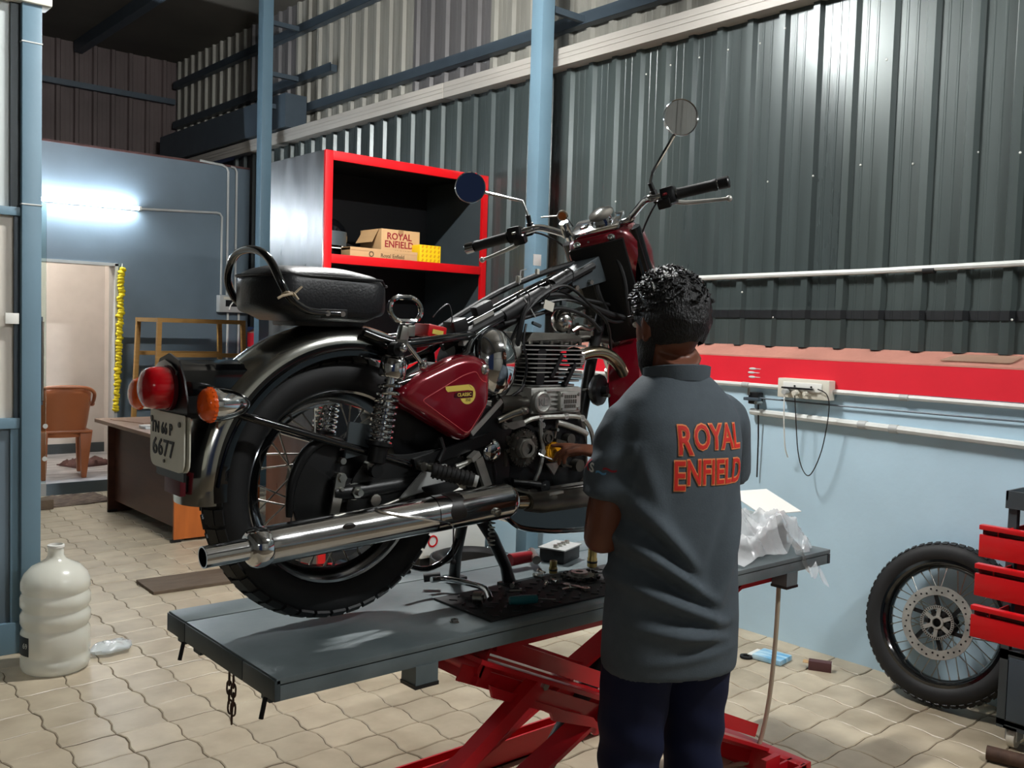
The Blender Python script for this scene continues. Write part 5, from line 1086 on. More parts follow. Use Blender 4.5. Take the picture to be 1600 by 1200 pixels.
# horn, exhaust
hn = P('horn', MB().lathe([(0, .03), (.012, .03), (.014, .012), (.046, .01), (.050, 0), (.046, -.012), (.02, -.03), (0, -.03)], o=(.915, -.04, .575), axis=(.35, -1, 0), n=32), 'satin_black'); P('horn_bracket', MB().bar((.87, -.02, .575), (.91, -.03, .575), .02, .006).cyl((.92, -.045, .56), (.92, -.08, .56), .006, n=8), 'alu_dark', hn)
ex = [(.78, -.05, .668), (.84, -.062, .69), (.90, -.07, .69), (.955, -.078, .66), (.99, -.086, .60), (1.0, -.094, .52), (.985, -.102, .42), (.94, -.115, .33), (.87, -.135, .285), (.76, -.15, .274), (.60, -.168, .276), (.44, -.19, .292)]
hd = P('exhaust_header', MB().tube(ex, .0195, 16, smooth=6), 'pipe_steel', label='tarnished steel exhaust header'); P('header_flange', MB().lathe([(.018, 0), (.034, 0), (.034, .010), (.022, .012)], o=(.79, -.05, .672), axis=(.93, -.1, .3), n=20).lathe([(.024, .012), (.03, .014), (.03, .02), (.024, .022)], o=(.79, -.05, .672), axis=(.93, -.1, .3), n=20), 'alu', hd)
P('catalyst_shield', MB().tube([(.83, -.155, .283), (.78, -.16, .275), (.56, -.175, .278), (.50, -.185, .284)], [.022, .030, .030, .024], 14), 'alu_dark', hd); P('header_lip', MB().box((.60, -.19, .303), (.055, .012, .008), Matrix.Rotation(-.05, 3, 'Y'), .002), 'alu', hd)
P('second_pipe', MB().tube([(.80, .03, .70), (.90, .02, .735), (1.02, .01, .725), (1.12, 0, .68), (1.18, -.01, .60)], .014, 12, smooth=5), 'alu_dark')
M0, M1 = Vector((.425, -.2, .302)), Vector((-.315, -.2, .264)); md = (M1-M0).normalized(); ml = (M1-M0).length
mf = P('muffler', MB().lathe([(.022, -.008), (.036, -.004), (.043, .006), (.0455, .02), (.0455, .26), (.0435, .275), (.0425, ml-.06), (.0418, ml-.012), (.039, ml-.004), (.022, ml)], o=M0, axis=md, n=40), 'muffler', label='long chrome silencer')
P('end_collar', MB().lathe([(.040, ml-.045), (.0445, ml-.036), (.0455, ml-.025), (.0445, ml-.013), (.039, ml-.002), (.030, ml+.004), (.024, ml+.005)], o=M0, axis=md, n=40), 'chrome', mf)
P('tail_pipe', MB().lathe([(.024, ml), (.0235, ml+.10), (.0235, ml+.102), (.0205, ml+.102), (.020, ml+.01), (.001, ml+.008)], o=M0, axis=md, n=32), 'chrome', mf)
x_, y_, z_ = frame_of(md); pts = []
for i in range(26):
    t_ = i/25; a = radians(20+120*t_); h = .43-.22*(.5-.5*cos(pi*t_))**1.0
    pts.append(M0+md*h+ (Vector((0, 0, 1))*cos(a)+Vector((0, -1, 0))*sin(a))*.0455)
P('shield_edge', MB().tube(pts, .004, 7), 'muffler', mf)
sh = []
for h in (.02, .10, .20, .26):
    sh.append([M0+md*h+(Vector((0, 0, 1))*cos(a)+Vector((0, -1, 0))*sin(a))*.0475 for a in [radians(-20+i*8) for i in range(21)]])
P('heat_shield', MB().loft(sh, caps=False, closed=False), 'muffler', mf)
sc = [[M0+md*(.185+.004*sin(i*.9))+(Vector((0, 0, 1))*cos(a)+Vector((0, -1, 0))*sin(a))*.0482 for i, a in enumerate([radians(-8+i*8) for i in range(15)])], [M0+md*(.225+.006*sin(i*.7))+(Vector((0, 0, 1))*cos(a)+Vector((0, -1, 0))*sin(a))*.0482 for i, a in enumerate([radians(-8+i*8) for i in range(15)])]]
P('scorched_patch', MB().loft(sc, caps=False, closed=False), 'oil', mf); P('oil_smear', MB().ell(M0+md*.515+Vector((0, -.0385, .018)), (.018, .003, .009), 10, 6), 'oil', mf)
P('shield_bolt', MB().cyl(M0+md*.085+Vector((0, -.045, -.012)), M0+md*.085+Vector((0, -.054, -.013)), .011, n=14).cyl(M0+md*.085+Vector((0, -.05, -.012)), M0+md*.085+Vector((0, -.058, -.013)), .006, n=6), 'steel', mf)
P('muffler_hanger', MB().prism([(.12, .325), (.26, .345), (.26, .40), (.2, .40)], .008, o=(0, -.13, 0), ux=(1, 0, 0), uy=(0, 0, 1)), 'conduit')
# --- foot controls and stand
P('pillion_peg_hanger', MB().bar((.16, -.13, .405), (.42, -.12, .46), .03, .012, hint=(0, 1, 0)).bar((.20, -.13, .40), (.30, -.12, .36), .03, .012, hint=(0, 1, 0)).tube([(.24, -.13, .47), (.25, -.135, .44), (.23, -.14, .41)], .007, 8), 'satin_black')
pg = P('foot_peg', MB().cyl((.175, -.19, .398), (.26, -.25, .374), .018, n=16), 'black_rubber'); mb = MB()
for k in range(9): t_ = k/8; c = Vector((.178, -.192, .397)).lerp(Vector((.25, -.243, .377)), t_); mb.cyl(c, c+Vector((.004, -.003, -.001)), .0205, n=14)
P('peg_rib', mb, 'black_rubber', pg); P('peg_end', MB().cyl((.259, -.249, .374), (.268, -.256, .371), .015, n=16), 'conduit', pg); P('peg_bolt', MB().cyl((.165, -.15, .405), (.165, -.17, .405), .012, n=8).box((.19, -.17, .40), (.03, .04, .02), None, .004), 'steel', pg)
P('brake_pedal', MB().tube([(.29, -.135, .392), (.32, -.14, .40), (.345, -.145, .412)], .006, 8).bar((.33, -.145, .408), (.355, -.145, .425), .022, .014).bar((.36, -.14, .41), (.40, -.14, .32), .025, .012, hint=(0, 1, 0)), 'alu'); P('pedal_rod', MB().tube([(.33, -.14, .40), (.2, -.13, .34), (.0, -.125, .29), (-.05, -.122, .285)], .004, 8), 'steel')
P('lower_bracket', MB().prism(roundpoly([(.17, .35), (.27, .36), (.29, .34), (.25, .325), (.18, .335)], .006), .006, o=(0, -.15, 0), ux=(1, 0, 0), uy=(0, 0, 1)), 'black_plastic')
cs = P('centre_stand', MB().tube([(.42, -.02, .27), (.44, .02, .20), (.475, .09, .09), (.50, .13, .012)], [.017, .017, .016, .018], 10), 'satin_black')
P('stand_leg', MB().tube([(.46, .03, .27), (.535, .0, .15), (.585, -.005, .06), (.60, -.005, .012)], [.018, .018, .017, .02], 10), 'satin_black', cs); P('stand_foot', MB().box((.50, .13, .006), (.07, .04, .012), None, .003), 'satin_black', cs); P('stand_foot', MB().box((.60, -.005, .006), (.06, .04, .012), None, .003), 'satin_black', cs)
P('stand_lever', MB().tube([(.455, .05, .16), (.42, .05, .10), (.34, .05, .075), (.27, .05, .095)], [.013, .010, .008, .007], 10, smooth=4), 'gloss_black', cs); P('stand_spring', MB().tube([(.49+.009*cos(i*.8), -.05+.009*sin(i*.8), .23-.0016*i) for i in range(60)], .0022, 6), 'steel', cs); P('cable_end', MB().tube([(.30, -.12, .25), (.302, -.12, .14)], .002, 6).ell((.302, -.12, .135), (.008, .008, .008), 10, 6), 'black_rubber', cs)
bg = P('belly_guard', MB().loft([[(x, y, z) for x, z in ((.47, .262), (.49, .235), (.53, .208), (.60, .190), (.70, .176), (.86, .168), (.90, .175), (.90, .262))] for y in (-.12, -.05, .05, .12)]), 'gloss_black', label='black belly guard with a bright lower edge')
P('guard_edge', MB().tube([(.465, -.121, .25), (.49, -.124, .228), (.53, -.124, .203), (.60, -.124, .186), (.70, -.124, .172), (.86, -.124, .164), (.90, -.122, .172)], .007, 8, smooth=4), 'chrome', bg)
# --- battery, electrics, wiring
bt = P('battery_box', MB().box((.265, -.04, .742), (.06, .07, .032), Matrix.Rotation(.15, 3, 'Y'), .005), 'red_paint', label='red battery top'); P('battery_label', MB().box((.265, -.076, .74), (.035, .002, .012), Matrix.Rotation(.15, 3, 'Y')), 'logo_gold', bt)
P('relay', MB().box((.36, -.03, .755), (.05, .05, .045), Matrix.Rotation(-.3, 3, 'Y'), .006).box((.395, -.05, .74), (.03, .03, .025), None, .004), 'black_plastic'); P('tank_bracket', MB().bar((.40, -.055, .765), (.47, -.055, .795), .02, .006, hint=(0, 1, 0)).bar((.345, -.07, .715), (.40, -.06, .735), .02, .02), 'alu'); P('rubber_block', MB().box((.44, -.04, .81), (.06, .03, .028), Matrix.Rotation(-.42, 3, 'Y'), .005), 'black_rubber')
wires = [[(.30, -.05, .70), (.42, -.06, .76), (.58, -.055, .83), (.74, -.05, .90), (.86, -.05, .955)], [(.36, .05, .75), (.55, .05, .85), (.72, .045, .92), (.88, .04, .97)], [(.50, -.065, .77), (.62, -.075, .80), (.70, -.08, .82), (.80, -.085, .80), (.87, -.08, .76)], [(.52, -.07, .72), (.56, -.085, .80), (.64, -.08, .86), (.72, -.085, .885), (.82, -.09, .83), (.89, -.09, .78), (.93, -.07, .70)], [(.56, -.05, .68), (.545, -.08, .74), (.555, -.085, .80), (.60, -.07, .84)], [(.55, -.09, .58), (.555, -.105, .65), (.545, -.1, .72), (.56, -.09, .77)], [(.60, -.05, .84), (.72, -.06, .86), (.85, -.06, .83), (.95, -.05, .81), (1.03, -.05, .80)], [(.62, .02, .85), (.74, .0, .86), (.88, -.02, .85), (.98, -.02, .84)], [(.64, -.06, .83), (.73, -.07, .845), (.82, -.075, .83), (.92, -.07, .79), (.99, -.06, .79)], [(.42, -.06, .58), (.47, -.1, .56), (.52, -.11, .58), (.55, -.1, .60)], [(.26, -.06, .78), (.28, -.06, .80), (.31, -.06, .815), (.315, -.07, .78), (.31, -.07, .76)]]
wr = [.012, .009, .006, .0045, .008, .0035, .009, .006, .005, .005, .0018]
for pts, r in zip(wires, wr): P('wiring', MB().tube(pts, r, 8, smooth=5), 'black_rubber' if r > .005 else 'satin_black')
P('sleeve', MB().tube([(.50, -.058, .79), (.58, -.055, .828), (.66, -.05, .866)], [.018, .02, .017], 10), 'black_rubber'); P('sleeve', MB().tube([(.70, -.04, .885), (.78, -.035, .925)], [.022, .02], 10), 'satin_black')
P('paper_tag', MB().box((.645, -.09, .825), (.038, .003, .026), Matrix.Rotation(.25, 3, 'Y')), 'cream_plastic', label='cream paper tag on the loom'); P('connector', MB().box((.705, -.085, .835), (.018, .012, .014), None, .002).box((.60, -.09, .77), (.034, .01, .01), Matrix.Rotation(.3, 3, 'Y'), .003), 'cart_grey'); P('connector', MB().box((.605, .0, .90), (.012, .012, .02), None, .002).box((.66, -.02, .925), (.01, .01, .016), None, .002), 'cream_plastic')
for px_, pz_ in ((.58, .835), (.66, .87), (.75, .91)): P('cable_tie', MB().tube([(px_+.004*sin(a), -.05+.03*cos(a), pz_+.03*sin(a)) for a in [2*pi*i/14 for i in range(14)]], .0018, 5, closed=True), 'satin_black')
P('cable_whisker', MB().tube([(.565, -.07, .845), (.585, -.08, .815), (.60, -.085, .79)], .002, 5), 'conduit'); P('cable_whisker', MB().tube([(.60, -.01, .885), (.605, -.01, .925), (.625, -.01, .93)], .0018, 5), 'conduit')

# --- front end, steered to the left about the raked steering axis
RK, STR = radians(27), radians(29); O = Vector((.93, 0, 1.06))
ez = Vector((-sin(RK), 0, cos(RK))); exv = Vector((cos(RK), 0, sin(RK))); ey = Vector((0, 1, 0))
FM = Matrix((exv, ey, ez)).transposed().to_4x4(); FM.translation = O; FM = FM@Matrix.Rotation(STR, 4, 'Z')
def FP(name, mb, mat, parent=None, **k):
    mb.xf(FM); return P(name, mb, mat, parent, **k)
P('steering_head', MB().cyl(O+ez*-.02-exv*0, O+ez*-.19, .034, n=20), 'satin_black')
# handlebar in steered frame
hbp = [(-.035, -.40, .066), (-.03, -.22, .072), (-.012, -.175, .068), (.01, -.12, .03), (.015, -.085, .012), (.015, .085, .012), (.01, .12, .03), (-.012, .175, .068), (-.03, .22, .072), (-.035, .40, .066)]
hb = FP('handlebar', MB().tube(hbp, .0112, 14, smooth=6), 'chrome')
for s_ in (-1, 1):
    g0, g1 = Vector((-.0345, s_*.275, .0685)), Vector((-.035, s_*.395, .066))
    gp_ = FP('grip', MB().lathe([(.012, 0), (.018, .002), (.0165, .008), (.0162, .105), (.0175, .11), (.0175, .118), (.012, .12)], o=g0, axis=(g1-g0), n=20), 'black_rubber', hb)
    FP('bar_end', MB().lathe([(.012, .0), (.0175, .001), (.018, .03), (.015, .033), (0, .033)], o=g1+Vector((0, s_*.002, 0)), axis=(g1-g0), n=20), 'chrome_dark' if s_ > 0 else 'black_plastic', hb)
    FP('switch_housing', MB().box((-.032, s_*.25, .068), (.044, .046, .052), Matrix.Rotation(.35, 3, 'Y'), .009).box((-.05, s_*.235, .055), (.03, .04, .03), None, .006).cyl((-.056, s_*.25, .075), (-.062, s_*.25, .077), .007, n=12), 'black_plastic', hb)
    FP('switch_button', MB().box((-.058, s_*.245, .082), (.008, .014, .007), None, .002), 'maroon' if s_ < 0 else 'steel', hb)
    FP('lever_perch', MB().box((-.012, s_*.215, .065), (.03, .035, .026), None, .006).cyl((0.005, s_*.235, .05), (.005, s_*.235, .075), .009, n=10), 'satin_black', hb)
    FP('lever', MB().tube([(.008, s_*.235, .045), (.020, s_*.28, .024), (.024, s_*.33, .014), (.020, s_*.385, .007), (.016, s_*.405, .005)], [.007, .0075, .0065, .0055, .006], 8, smooth=3).ell((.015, s_*.410, .005), (.0095, .0095, .0095), 12, 8), 'alu', hb)
    FP('mirror_clamp', MB().cyl((-.01, s_*.205, .07), (-.008, s_*.20, .115), .008, n=10).cyl((-.01, s_*.205, .07), (-.009, s_*.2025, .09), .012, n=6), 'satin_black', hb)
# clocks/nacelle
nac = []
for z, ru0, ru1, rv in ((.008, -.055, .10, .09), (-.01, -.065, .13, .105), (-.05, -.055, .155, .125), (-.11, -.035, .165, .13), (-.17, -.01, .16, .122), (-.22, .02, .14, .10), (-.25, .05, .11, .06)):
    nac.append([((ru0+ru1)/2+(ru1-ru0)/2*(abs(cos(a))**.8)*(1 if cos(a) > 0 else -1), rv*(abs(sin(a))**.8)*(1 if sin(a) > 0 else -1), z) for a in [2*pi*i/28 for i in range(28)]])
nc = FP('headlamp_nacelle', MB().loft(nac), 'maroon', label='maroon headlamp nacelle', ang=50)
FP('fork_bracket', MB().prism([(-.088, -.015), (.088, -.015), (.082, -.28), (.05, -.34), (-.05, -.34), (-.082, -.28)], .02, o=(-.05, 0, 0), ux=(0, -1, 0), uy=(0, 0, 1), bev=.004), 'satin_black')
FP('lower_yoke', MB().prism(roundpoly([(-.06, -.12), (.03, -.12), (.03, .12), (-.06, .12)], .02), .03, o=(0, 0, -.24), ux=(1, 0, 0), uy=(0, 1, 0), bev=.003), 'satin_black')
FP('instrument_panel', MB().box((.02, 0, .022), (.12, .16, .018), Matrix.Rotation(-.1, 3, 'Y'), .008), 'chrome')
ins = FP('speedometer', MB().lathe([(0, .03), (.034, .03), (.04, .026), (.042, .0), (.042, -.02)], o=(.03, -.02, .03), axis=(-.35, 0, 1), n=28), 'chrome'); FP('bar_clamp', MB().box((.012, -.04, .02), (.035, .028, .03), None, .005).box((.012, .04, .02), (.035, .028, .03), None, .005), 'chrome')
for y in (-.05, .02, .06): FP('clamp_nut', MB().ell((-.05, y, -.008), (.012, .014, .012), 12, 8), 'chrome')
FP('ignition_lock', MB().cyl((-.02, .085, .01), (-.035, .085, .07), .014, n=14).box((-.03, .085, .045), (.026, .03, .05), None, .006), 'chrome'); ky = FP('key', MB().lathe([(0, .004), (.016, .004), (.018, 0), (.016, -.004), (0, -.004)], o=(-.036, .082, .092), axis=(-1, -.1, 0), n=16), 'steel'); FP('key_face', MB().cyl((-.041, .082, .092), (-.0425, .082, .092), .0125, n=14), 'desk_orange', ky); FP('key_blade', MB().bar((-.036, .095, .094), (-.036, .15, .104), .008, .003), 'steel', ky); FP('key_cord', MB().tube([(-.038, .075, .088), (-.04, .065, .07), (-.036, .06, .05)], .002, 5), 'black_rubber', ky)
for s_ in (-1, 1):
    FP('fork_shroud', MB().cyl((.02, s_*.098, -.01), (.02, s_*.098, -.30), .031, n=20), 'gloss_black'); FP('fork_tube', MB().cyl((.02, s_*.098, -.30), (.02, s_*.098, -.50), .0185, n=16), 'chrome'); FP('fork_slider', MB().cyl((.02, s_*.098, -.46), (.02, s_*.098, -.76), .026, .022, n=18), 'alu')
    FP('control_cable', MB().tube([(.0, s_*.215, .06), (.03, s_*.18, .03), (.04, s_*.13, -.03), (.0, s_*.07, -.12), (-.05, s_*.04, -.20)], .0035, 6, smooth=5), 'black_rubber')
FP('headlamp', MB().lathe([(.0, .045), (.04, .04), (.075, .022), (.085, .0), (.08, -.03), (0, -.04)], o=(.145, 0, -.07), axis=(1, 0, -.3), n=32), 'chrome')
FP('wiring', MB().tube([(-.06, -.05, -.06), (-.08, -.06, -.14), (-.10, -.05, -.22), (-.06, -.03, -.30)], .007, 8, smooth=4).tube([(-.06, .02, -.06), (-.09, .03, -.15), (-.08, .02, -.25)], .009, 8, smooth=4), 'black_rubber')
FP('reflector', MB().cyl((-.03, -.132, -.17), (-.045, -.134, -.172), .014, n=14), 'lens_amber'); FP('bracket_boss', MB().cyl((-.06, -.06, -.16), (-.066, -.06, -.16), .014, n=14), 'alu')
FP('front_mudguard', (lambda m: m)(MB().loft([[(.02+.36*cos(a)*k, v, -.70+.36*sin(a)*k) for v, k in ((-.06, .94), (-.05, .985), (0, 1), (.05, .985), (.06, .94), (.055, .93), (0, .985), (-.055, .93))] for a in [radians(60+i*8) for i in range(14)]])), 'maroon')
# mirrors: heads placed in the bike frame
def mirror(base, c, nrm, r, elbow):
    base, c, nrm = Vector(base), Vector(c), Vector(nrm).normalized()
    side = (elbow-c); side = (side-nrm*side.dot(nrm)).normalized(); rimp = c+side*r
    s_ = P('mirror_stem', MB().tube([base, elbow, rimp-nrm*.006], [.0048, .0045, .0055], 8), 'chrome')
    P('mirror_shell', MB().lathe([(r*.985, .002), (r, -.003), (r*.93, -.012), (r*.6, -.020), (0, -.023)], o=c, axis=nrm, n=36), 'chrome', s_)
    P('mirror_rim', MB().lathe([(r*.95, .002), (r, .003), (r*1.02, 0), (r, -.004)], o=c, axis=nrm, n=36), 'chrome', s_); P('mirror_glass', MB().cyl(c-nrm*.002, c+nrm*.0005, r*.955, n=36), 'mirror', s_)
bR, bL = FM@Vector((-.008, -.20, .112)), FM@Vector((-.008, .20, .112))
mR, mL = Vector((.943, -.30, 1.376)), Vector((.715, .38, 1.213))
mirror(bR, mR, (-.50, -.86, -.04), .052, bR.lerp(mR, .08)+Vector((0, 0, .02)))
mirror(bL, mL, (-.56, -.83, -.07), .050, bL+Vector((-.015, .01, .045)))
P('white_tag', MB().span((.93, .30, .972), (.965, .302, 1.01)), 'white_plastic')
# ================================================================== MECHANIC (local: x right, y forward, z up)
PH = radians(70)
MAN = thing('person', 'man in a grey printed polo shirt and navy trousers working on the engine', 'person', (1.885, 1.535, 0), (0, 0, PH-pi/2))
Rm = Matrix.Rotation(PH-pi/2, 4, 'Z'); Rm.translation = Vector((1.885, 1.535, 0)); Ri = Rm.inverted()
def W(x, y, z): return Ri@Vector((x, y, z))
def ring(c, a, b, n=28, e=1.0, tilt=None, front=1.0):
    out = []
    for i in range(n):
        t_ = 2*pi*i/n; cx, sx = cos(t_), sin(t_)
        p = Vector((a*(abs(cx)**e)*(1 if cx > 0 else -1), b*(abs(sx)**e)*(1 if sx > 0 else -1)*(front if sx > 0 else 1), 0))
        out.append(Vector(c)+(tilt@p if tilt is not None else p))
    return out
shL, shR = Vector((-.128, .03, 1.29)), Vector((.160, .045, 1.30))
elL, wrL = W(1.730, 1.64, .985), W(1.950, 1.835, 1.165)
elR, wrR = Vector((.25, .20, 1.04)), Vector((.10, .40, 1.12))
hdC = Vector((-.02, .03, 1.528))
HS = 1.07
TR = Matrix.Rotation(radians(12), 3, 'Z')@Matrix.Rotation(radians(-12), 3, 'X')     # head turned a little left, bowed
def hd(x, y, z): return hdC+TR@(Vector((x, y, z))*HS)
# body: one continuous skin
b = MB()
b.loft([ring((0, .02, z), a, c, 24, .9) for z, a, c in ((.80, .11, .07), (.95, .105, .07), (1.1, .12, .08), (1.25, .14, .088), (1.34, .12, .075), (1.40, .06, .055))])
b.tube([(-.005, .02, 1.36), (-.01, .022, 1.42), hd(0, -.02, -.07)], [.062, .056, .06], 18)
b.ell(hd(0, 0, .012), (.076, .095, .105), 28, 20, TR)
b.loft([[hd(*(Vector((0, y, z))+Vector((a*cos(t_), c*sin(t_), 0)))) for t_ in [2*pi*i/20 for i in range(20)]] for z, y, a, c in ((-.118, .062, .022, .02), (-.11, .055, .04, .036), (-.085, .04, .055, .055), (-.05, .025, .062, .07), (0, .015, .066, .08))])
b.ell(hd(0, .098, -.012), (.014, .02, .02), 12, 8, TR); b.ell(hd(0, .088, .015), (.009, .014, .026), 10, 8, TR); b.ell(hd(0, .084, -.062), (.022, .010, .008), 12, 8, TR); b.ell(hd(0, .078, .04), (.05, .016, .012), 14, 8, TR)
for s_ in (-1, 1):
    b.ell(hd(s_*.079, -.008, -.008), (.010, .019, .032), 14, 10, TR@Matrix.Rotation(s_*-.35, 3, 'Z')); b.ell(hd(s_*.077, .004, -.034), (.008, .010, .010), 10, 8, TR)
for a, e, w in ((shL, elL, wrL), (shR, elR, wrR)):
    b.tube([a, a.lerp(e, .5), e, e.lerp(w, .3), e.lerp(w, .75), w], [.054, .050, .045, .047, .034, .029], 16, smooth=4)
for s_ in (-1, 1): b.tube([(s_*.085, .015, .82), (s_*.09, .03, .48), (s_*.095, .0, .10), (s_*.10, -.02, .04)], [.08, .06, .042, .045], 14, smooth=3)
# left hand reaching into the engine (world coordinates), finger tips point at the gears
def hand(wr, fd, pn, curl, side, fl=1.0):
    fd = Vector(fd).normalized(); pn = Vector(pn); pn = (pn-fd*pn.dot(fd)).normalized(); sd = fd.cross(pn)*side     # sd: towards the thumb
    pc = wr+fd*.05; R_ = Matrix((sd, fd, pn)).transposed()
    b.ell(pc, (.040, .052, .016), 16, 10, R_); b.tube([wr-fd*.02, wr+fd*.03], [.028, .026], 12)
    tips = []
    for k, (off, ln) in enumerate(((.028, .072), (.010, .080), (-.009, .074), (-.027, .058))):
        p = wr+fd*.090+sd*off; d = fd+sd*off*1.2; pts = [wr+fd*.05+sd*off*.8, p]; ang = curl[k]
        for j, f in enumerate((.42, .32, .26)):
            a = ang*(j+.6)/1.6; dd = (d*cos(a)-pn*-sin(a)).normalized() if False else (d.normalized()*cos(a)+pn*sin(a)); p = p+dd*ln*f*fl; pts.append(p)
        b.tube(pts, [.0095, .0095, .0088, .008, .0068], 10); b.ell(pts[-1], (.007, .007, .007), 8, 6); tips.append(pts[-1])
    q0 = wr+fd*.025+sd*.028; d1 = (fd*.75+sd*.55+pn*.35).normalized(); q1 = q0+d1*.04; q2 = q1+(fd*.92+sd*.1+pn*.35).normalized()*.032; q3 = q2+(fd+pn*.35-sd*.1).normalized()*.026
    b.tube([wr+fd*.01+sd*.015, q0, q1, q2, q3], [.014, .0135, .011, .0095, .0075], 10); b.ell(q3, (.0075, .0075, .0075), 8, 6)
    return tips, q3
inv3 = Ri.to_3x3()
wL = wrL.copy()
tL, thL = hand(wL, inv3@Vector((-.62, .60, .10)), inv3@Vector((-.2, .35, -1.0)), (.15, .75, .95, 1.05), -1)
tR_, thR_ = hand(wrR, Vector((-.6, .75, -.05)), Vector((-.3, -.2, -.9)), (.7, .8, .9, 1.0), 1)
body_me = remesh(b, 'body', 'skin', .0052, 4)
body = part('body', body_me, 'skin', MAN)
# eyes and brows
for s_ in (-1, 1):
    part('eye', MB().ell(hd(s_*.032, .083, .016), (.011, .008, .008), 14, 10, TR), 'white_plastic', body); part('eyebrow', MB().ell(hd(s_*.032, .091, .036), (.02, .006, .004), 12, 6, TR), 'hair', body)
# hair and beard
hm = MB(); rows = []
nn_, mm_ = 48, 26
for j in range(mm_+1):
    th = radians(2+138*j/mm_); rw_ = []
    for i in range(nn_):
        ph = 2*pi*i/nn_; fy = sin(ph)
        tmax = radians(136) if fy < -.2 else radians(136-34*min(1, (fy+.2)/.35)) if fy < .15 else radians(102-42*min(1, (fy-.15)/.6))
        
        t2 = min(th, tmax); k = 1+.05*noise.noise(Vector((4*sin(t2)*cos(ph), 4*sin(t2)*sin(ph), 4*cos(t2))))+.035*noise.noise(Vector((14*sin(t2)*cos(ph), 14*sin(t2)*sin(ph), 9*cos(t2))))
        lift = 1.0+.10*max(0, cos(t2))-.03*max(0, -cos(t2))
        rw_.append(hd(.087*sin(t2)*cos(ph)*k, -.004+.108*sin(t2)*sin(ph)*k, .02+.108*cos(t2)*k*lift))
    rows.append(rw_)
hair_o = part('hair', MB().loft(rows, caps=False), 'hair', body, ang=80)
tf = MB()
random.seed(5)
for k in range(520):
    th = math.acos(random.uniform(.05, 1)); ph = random.uniform(0, 2*pi)
    if sin(ph) > .3 and th > radians(62): continue
    p = Vector((.088*sin(th)*cos(ph), -.004+.109*sin(th)*sin(ph), .02+.116*cos(th))); n_ = Vector((p.x/.0077, p.y/.0118, (p.z-.02)/.0134)).normalized()
    d = (n_*.25+Vector((random.uniform(-.6, .6), random.uniform(.1, .9), random.uniform(-.4, .2)))).normalized(); L_ = random.uniform(.006, .014)
    tf.tube([hd(*p), hd(*(p+d*L_*.5+n_*.003)), hd(*(p+d*L_-n_*.002))], [.0042, .0032, .0008], 4)
part('hair_tufts', tf, 'hair', hair_o, kind='stuff')
bd = []
for z, y, a, c in ((-.121, .062, .024, .022), (-.112, .055, .042, .038), (-.087, .04, .057, .057), (-.055, .024, .0645, .072), (-.03, .018, .0665, .077)):
    bd.append([hd(a*cos(t_), y+c*sin(t_), z) for t_ in [radians(-25+230*i/22) for i in range(23)]])
part('beard', MB().loft(bd, caps=False, closed=False), 'hair', body, ang=70)
# trousers
tr_ = MB().loft([ring((.0, .01, z), a, c, 28, .85) for z, a, c in ((.86, .130, .085), (.80, .140, .092), (.74, .150, .098), (.68, .155, .104))])
for s_ in (-1, 1):
    tr_.loft([ring((s_*x, y, z), a, c, 20, .9) for z, x, y, a, c in ((.76, .072, .01, .072, .088), (.67, .084, .013, .086, .10), (.55, .09, .025, .082, .092), (.42, .092, .03, .076, .085), (.28, .095, .01, .072, .08), (.12, .098, -.005, .07, .078), (.045, .10, -.005, .07, .08))])
def trdisp(co, n): return .006*noise.noise(Vector((co.x*9, co.y*9, co.z*4)))+.004*sin(co.z*60+co.x*25)*max(0, 1-abs(co.z-.45)/.2)
part('trousers', remesh(tr_, 'trousers', 'pants', .009, 3, trdisp), 'pants', MAN)
for s_ in (-1, 1):
    shz = MB(); shz.loft([[(s_*.10+w*cos(t_), y0+l*sin(t_), z) for t_ in [2*pi*i/20 for i in range(20)]] for z, w, y0, l in ((.0, .045, .045, .135), (.03, .046, .045, .137), (.055, .042, .03, .115), (.08, .04, -.01, .07), (.10, .038, -.02, .055))]); part('shoe', shz, 'satin_black', MAN)
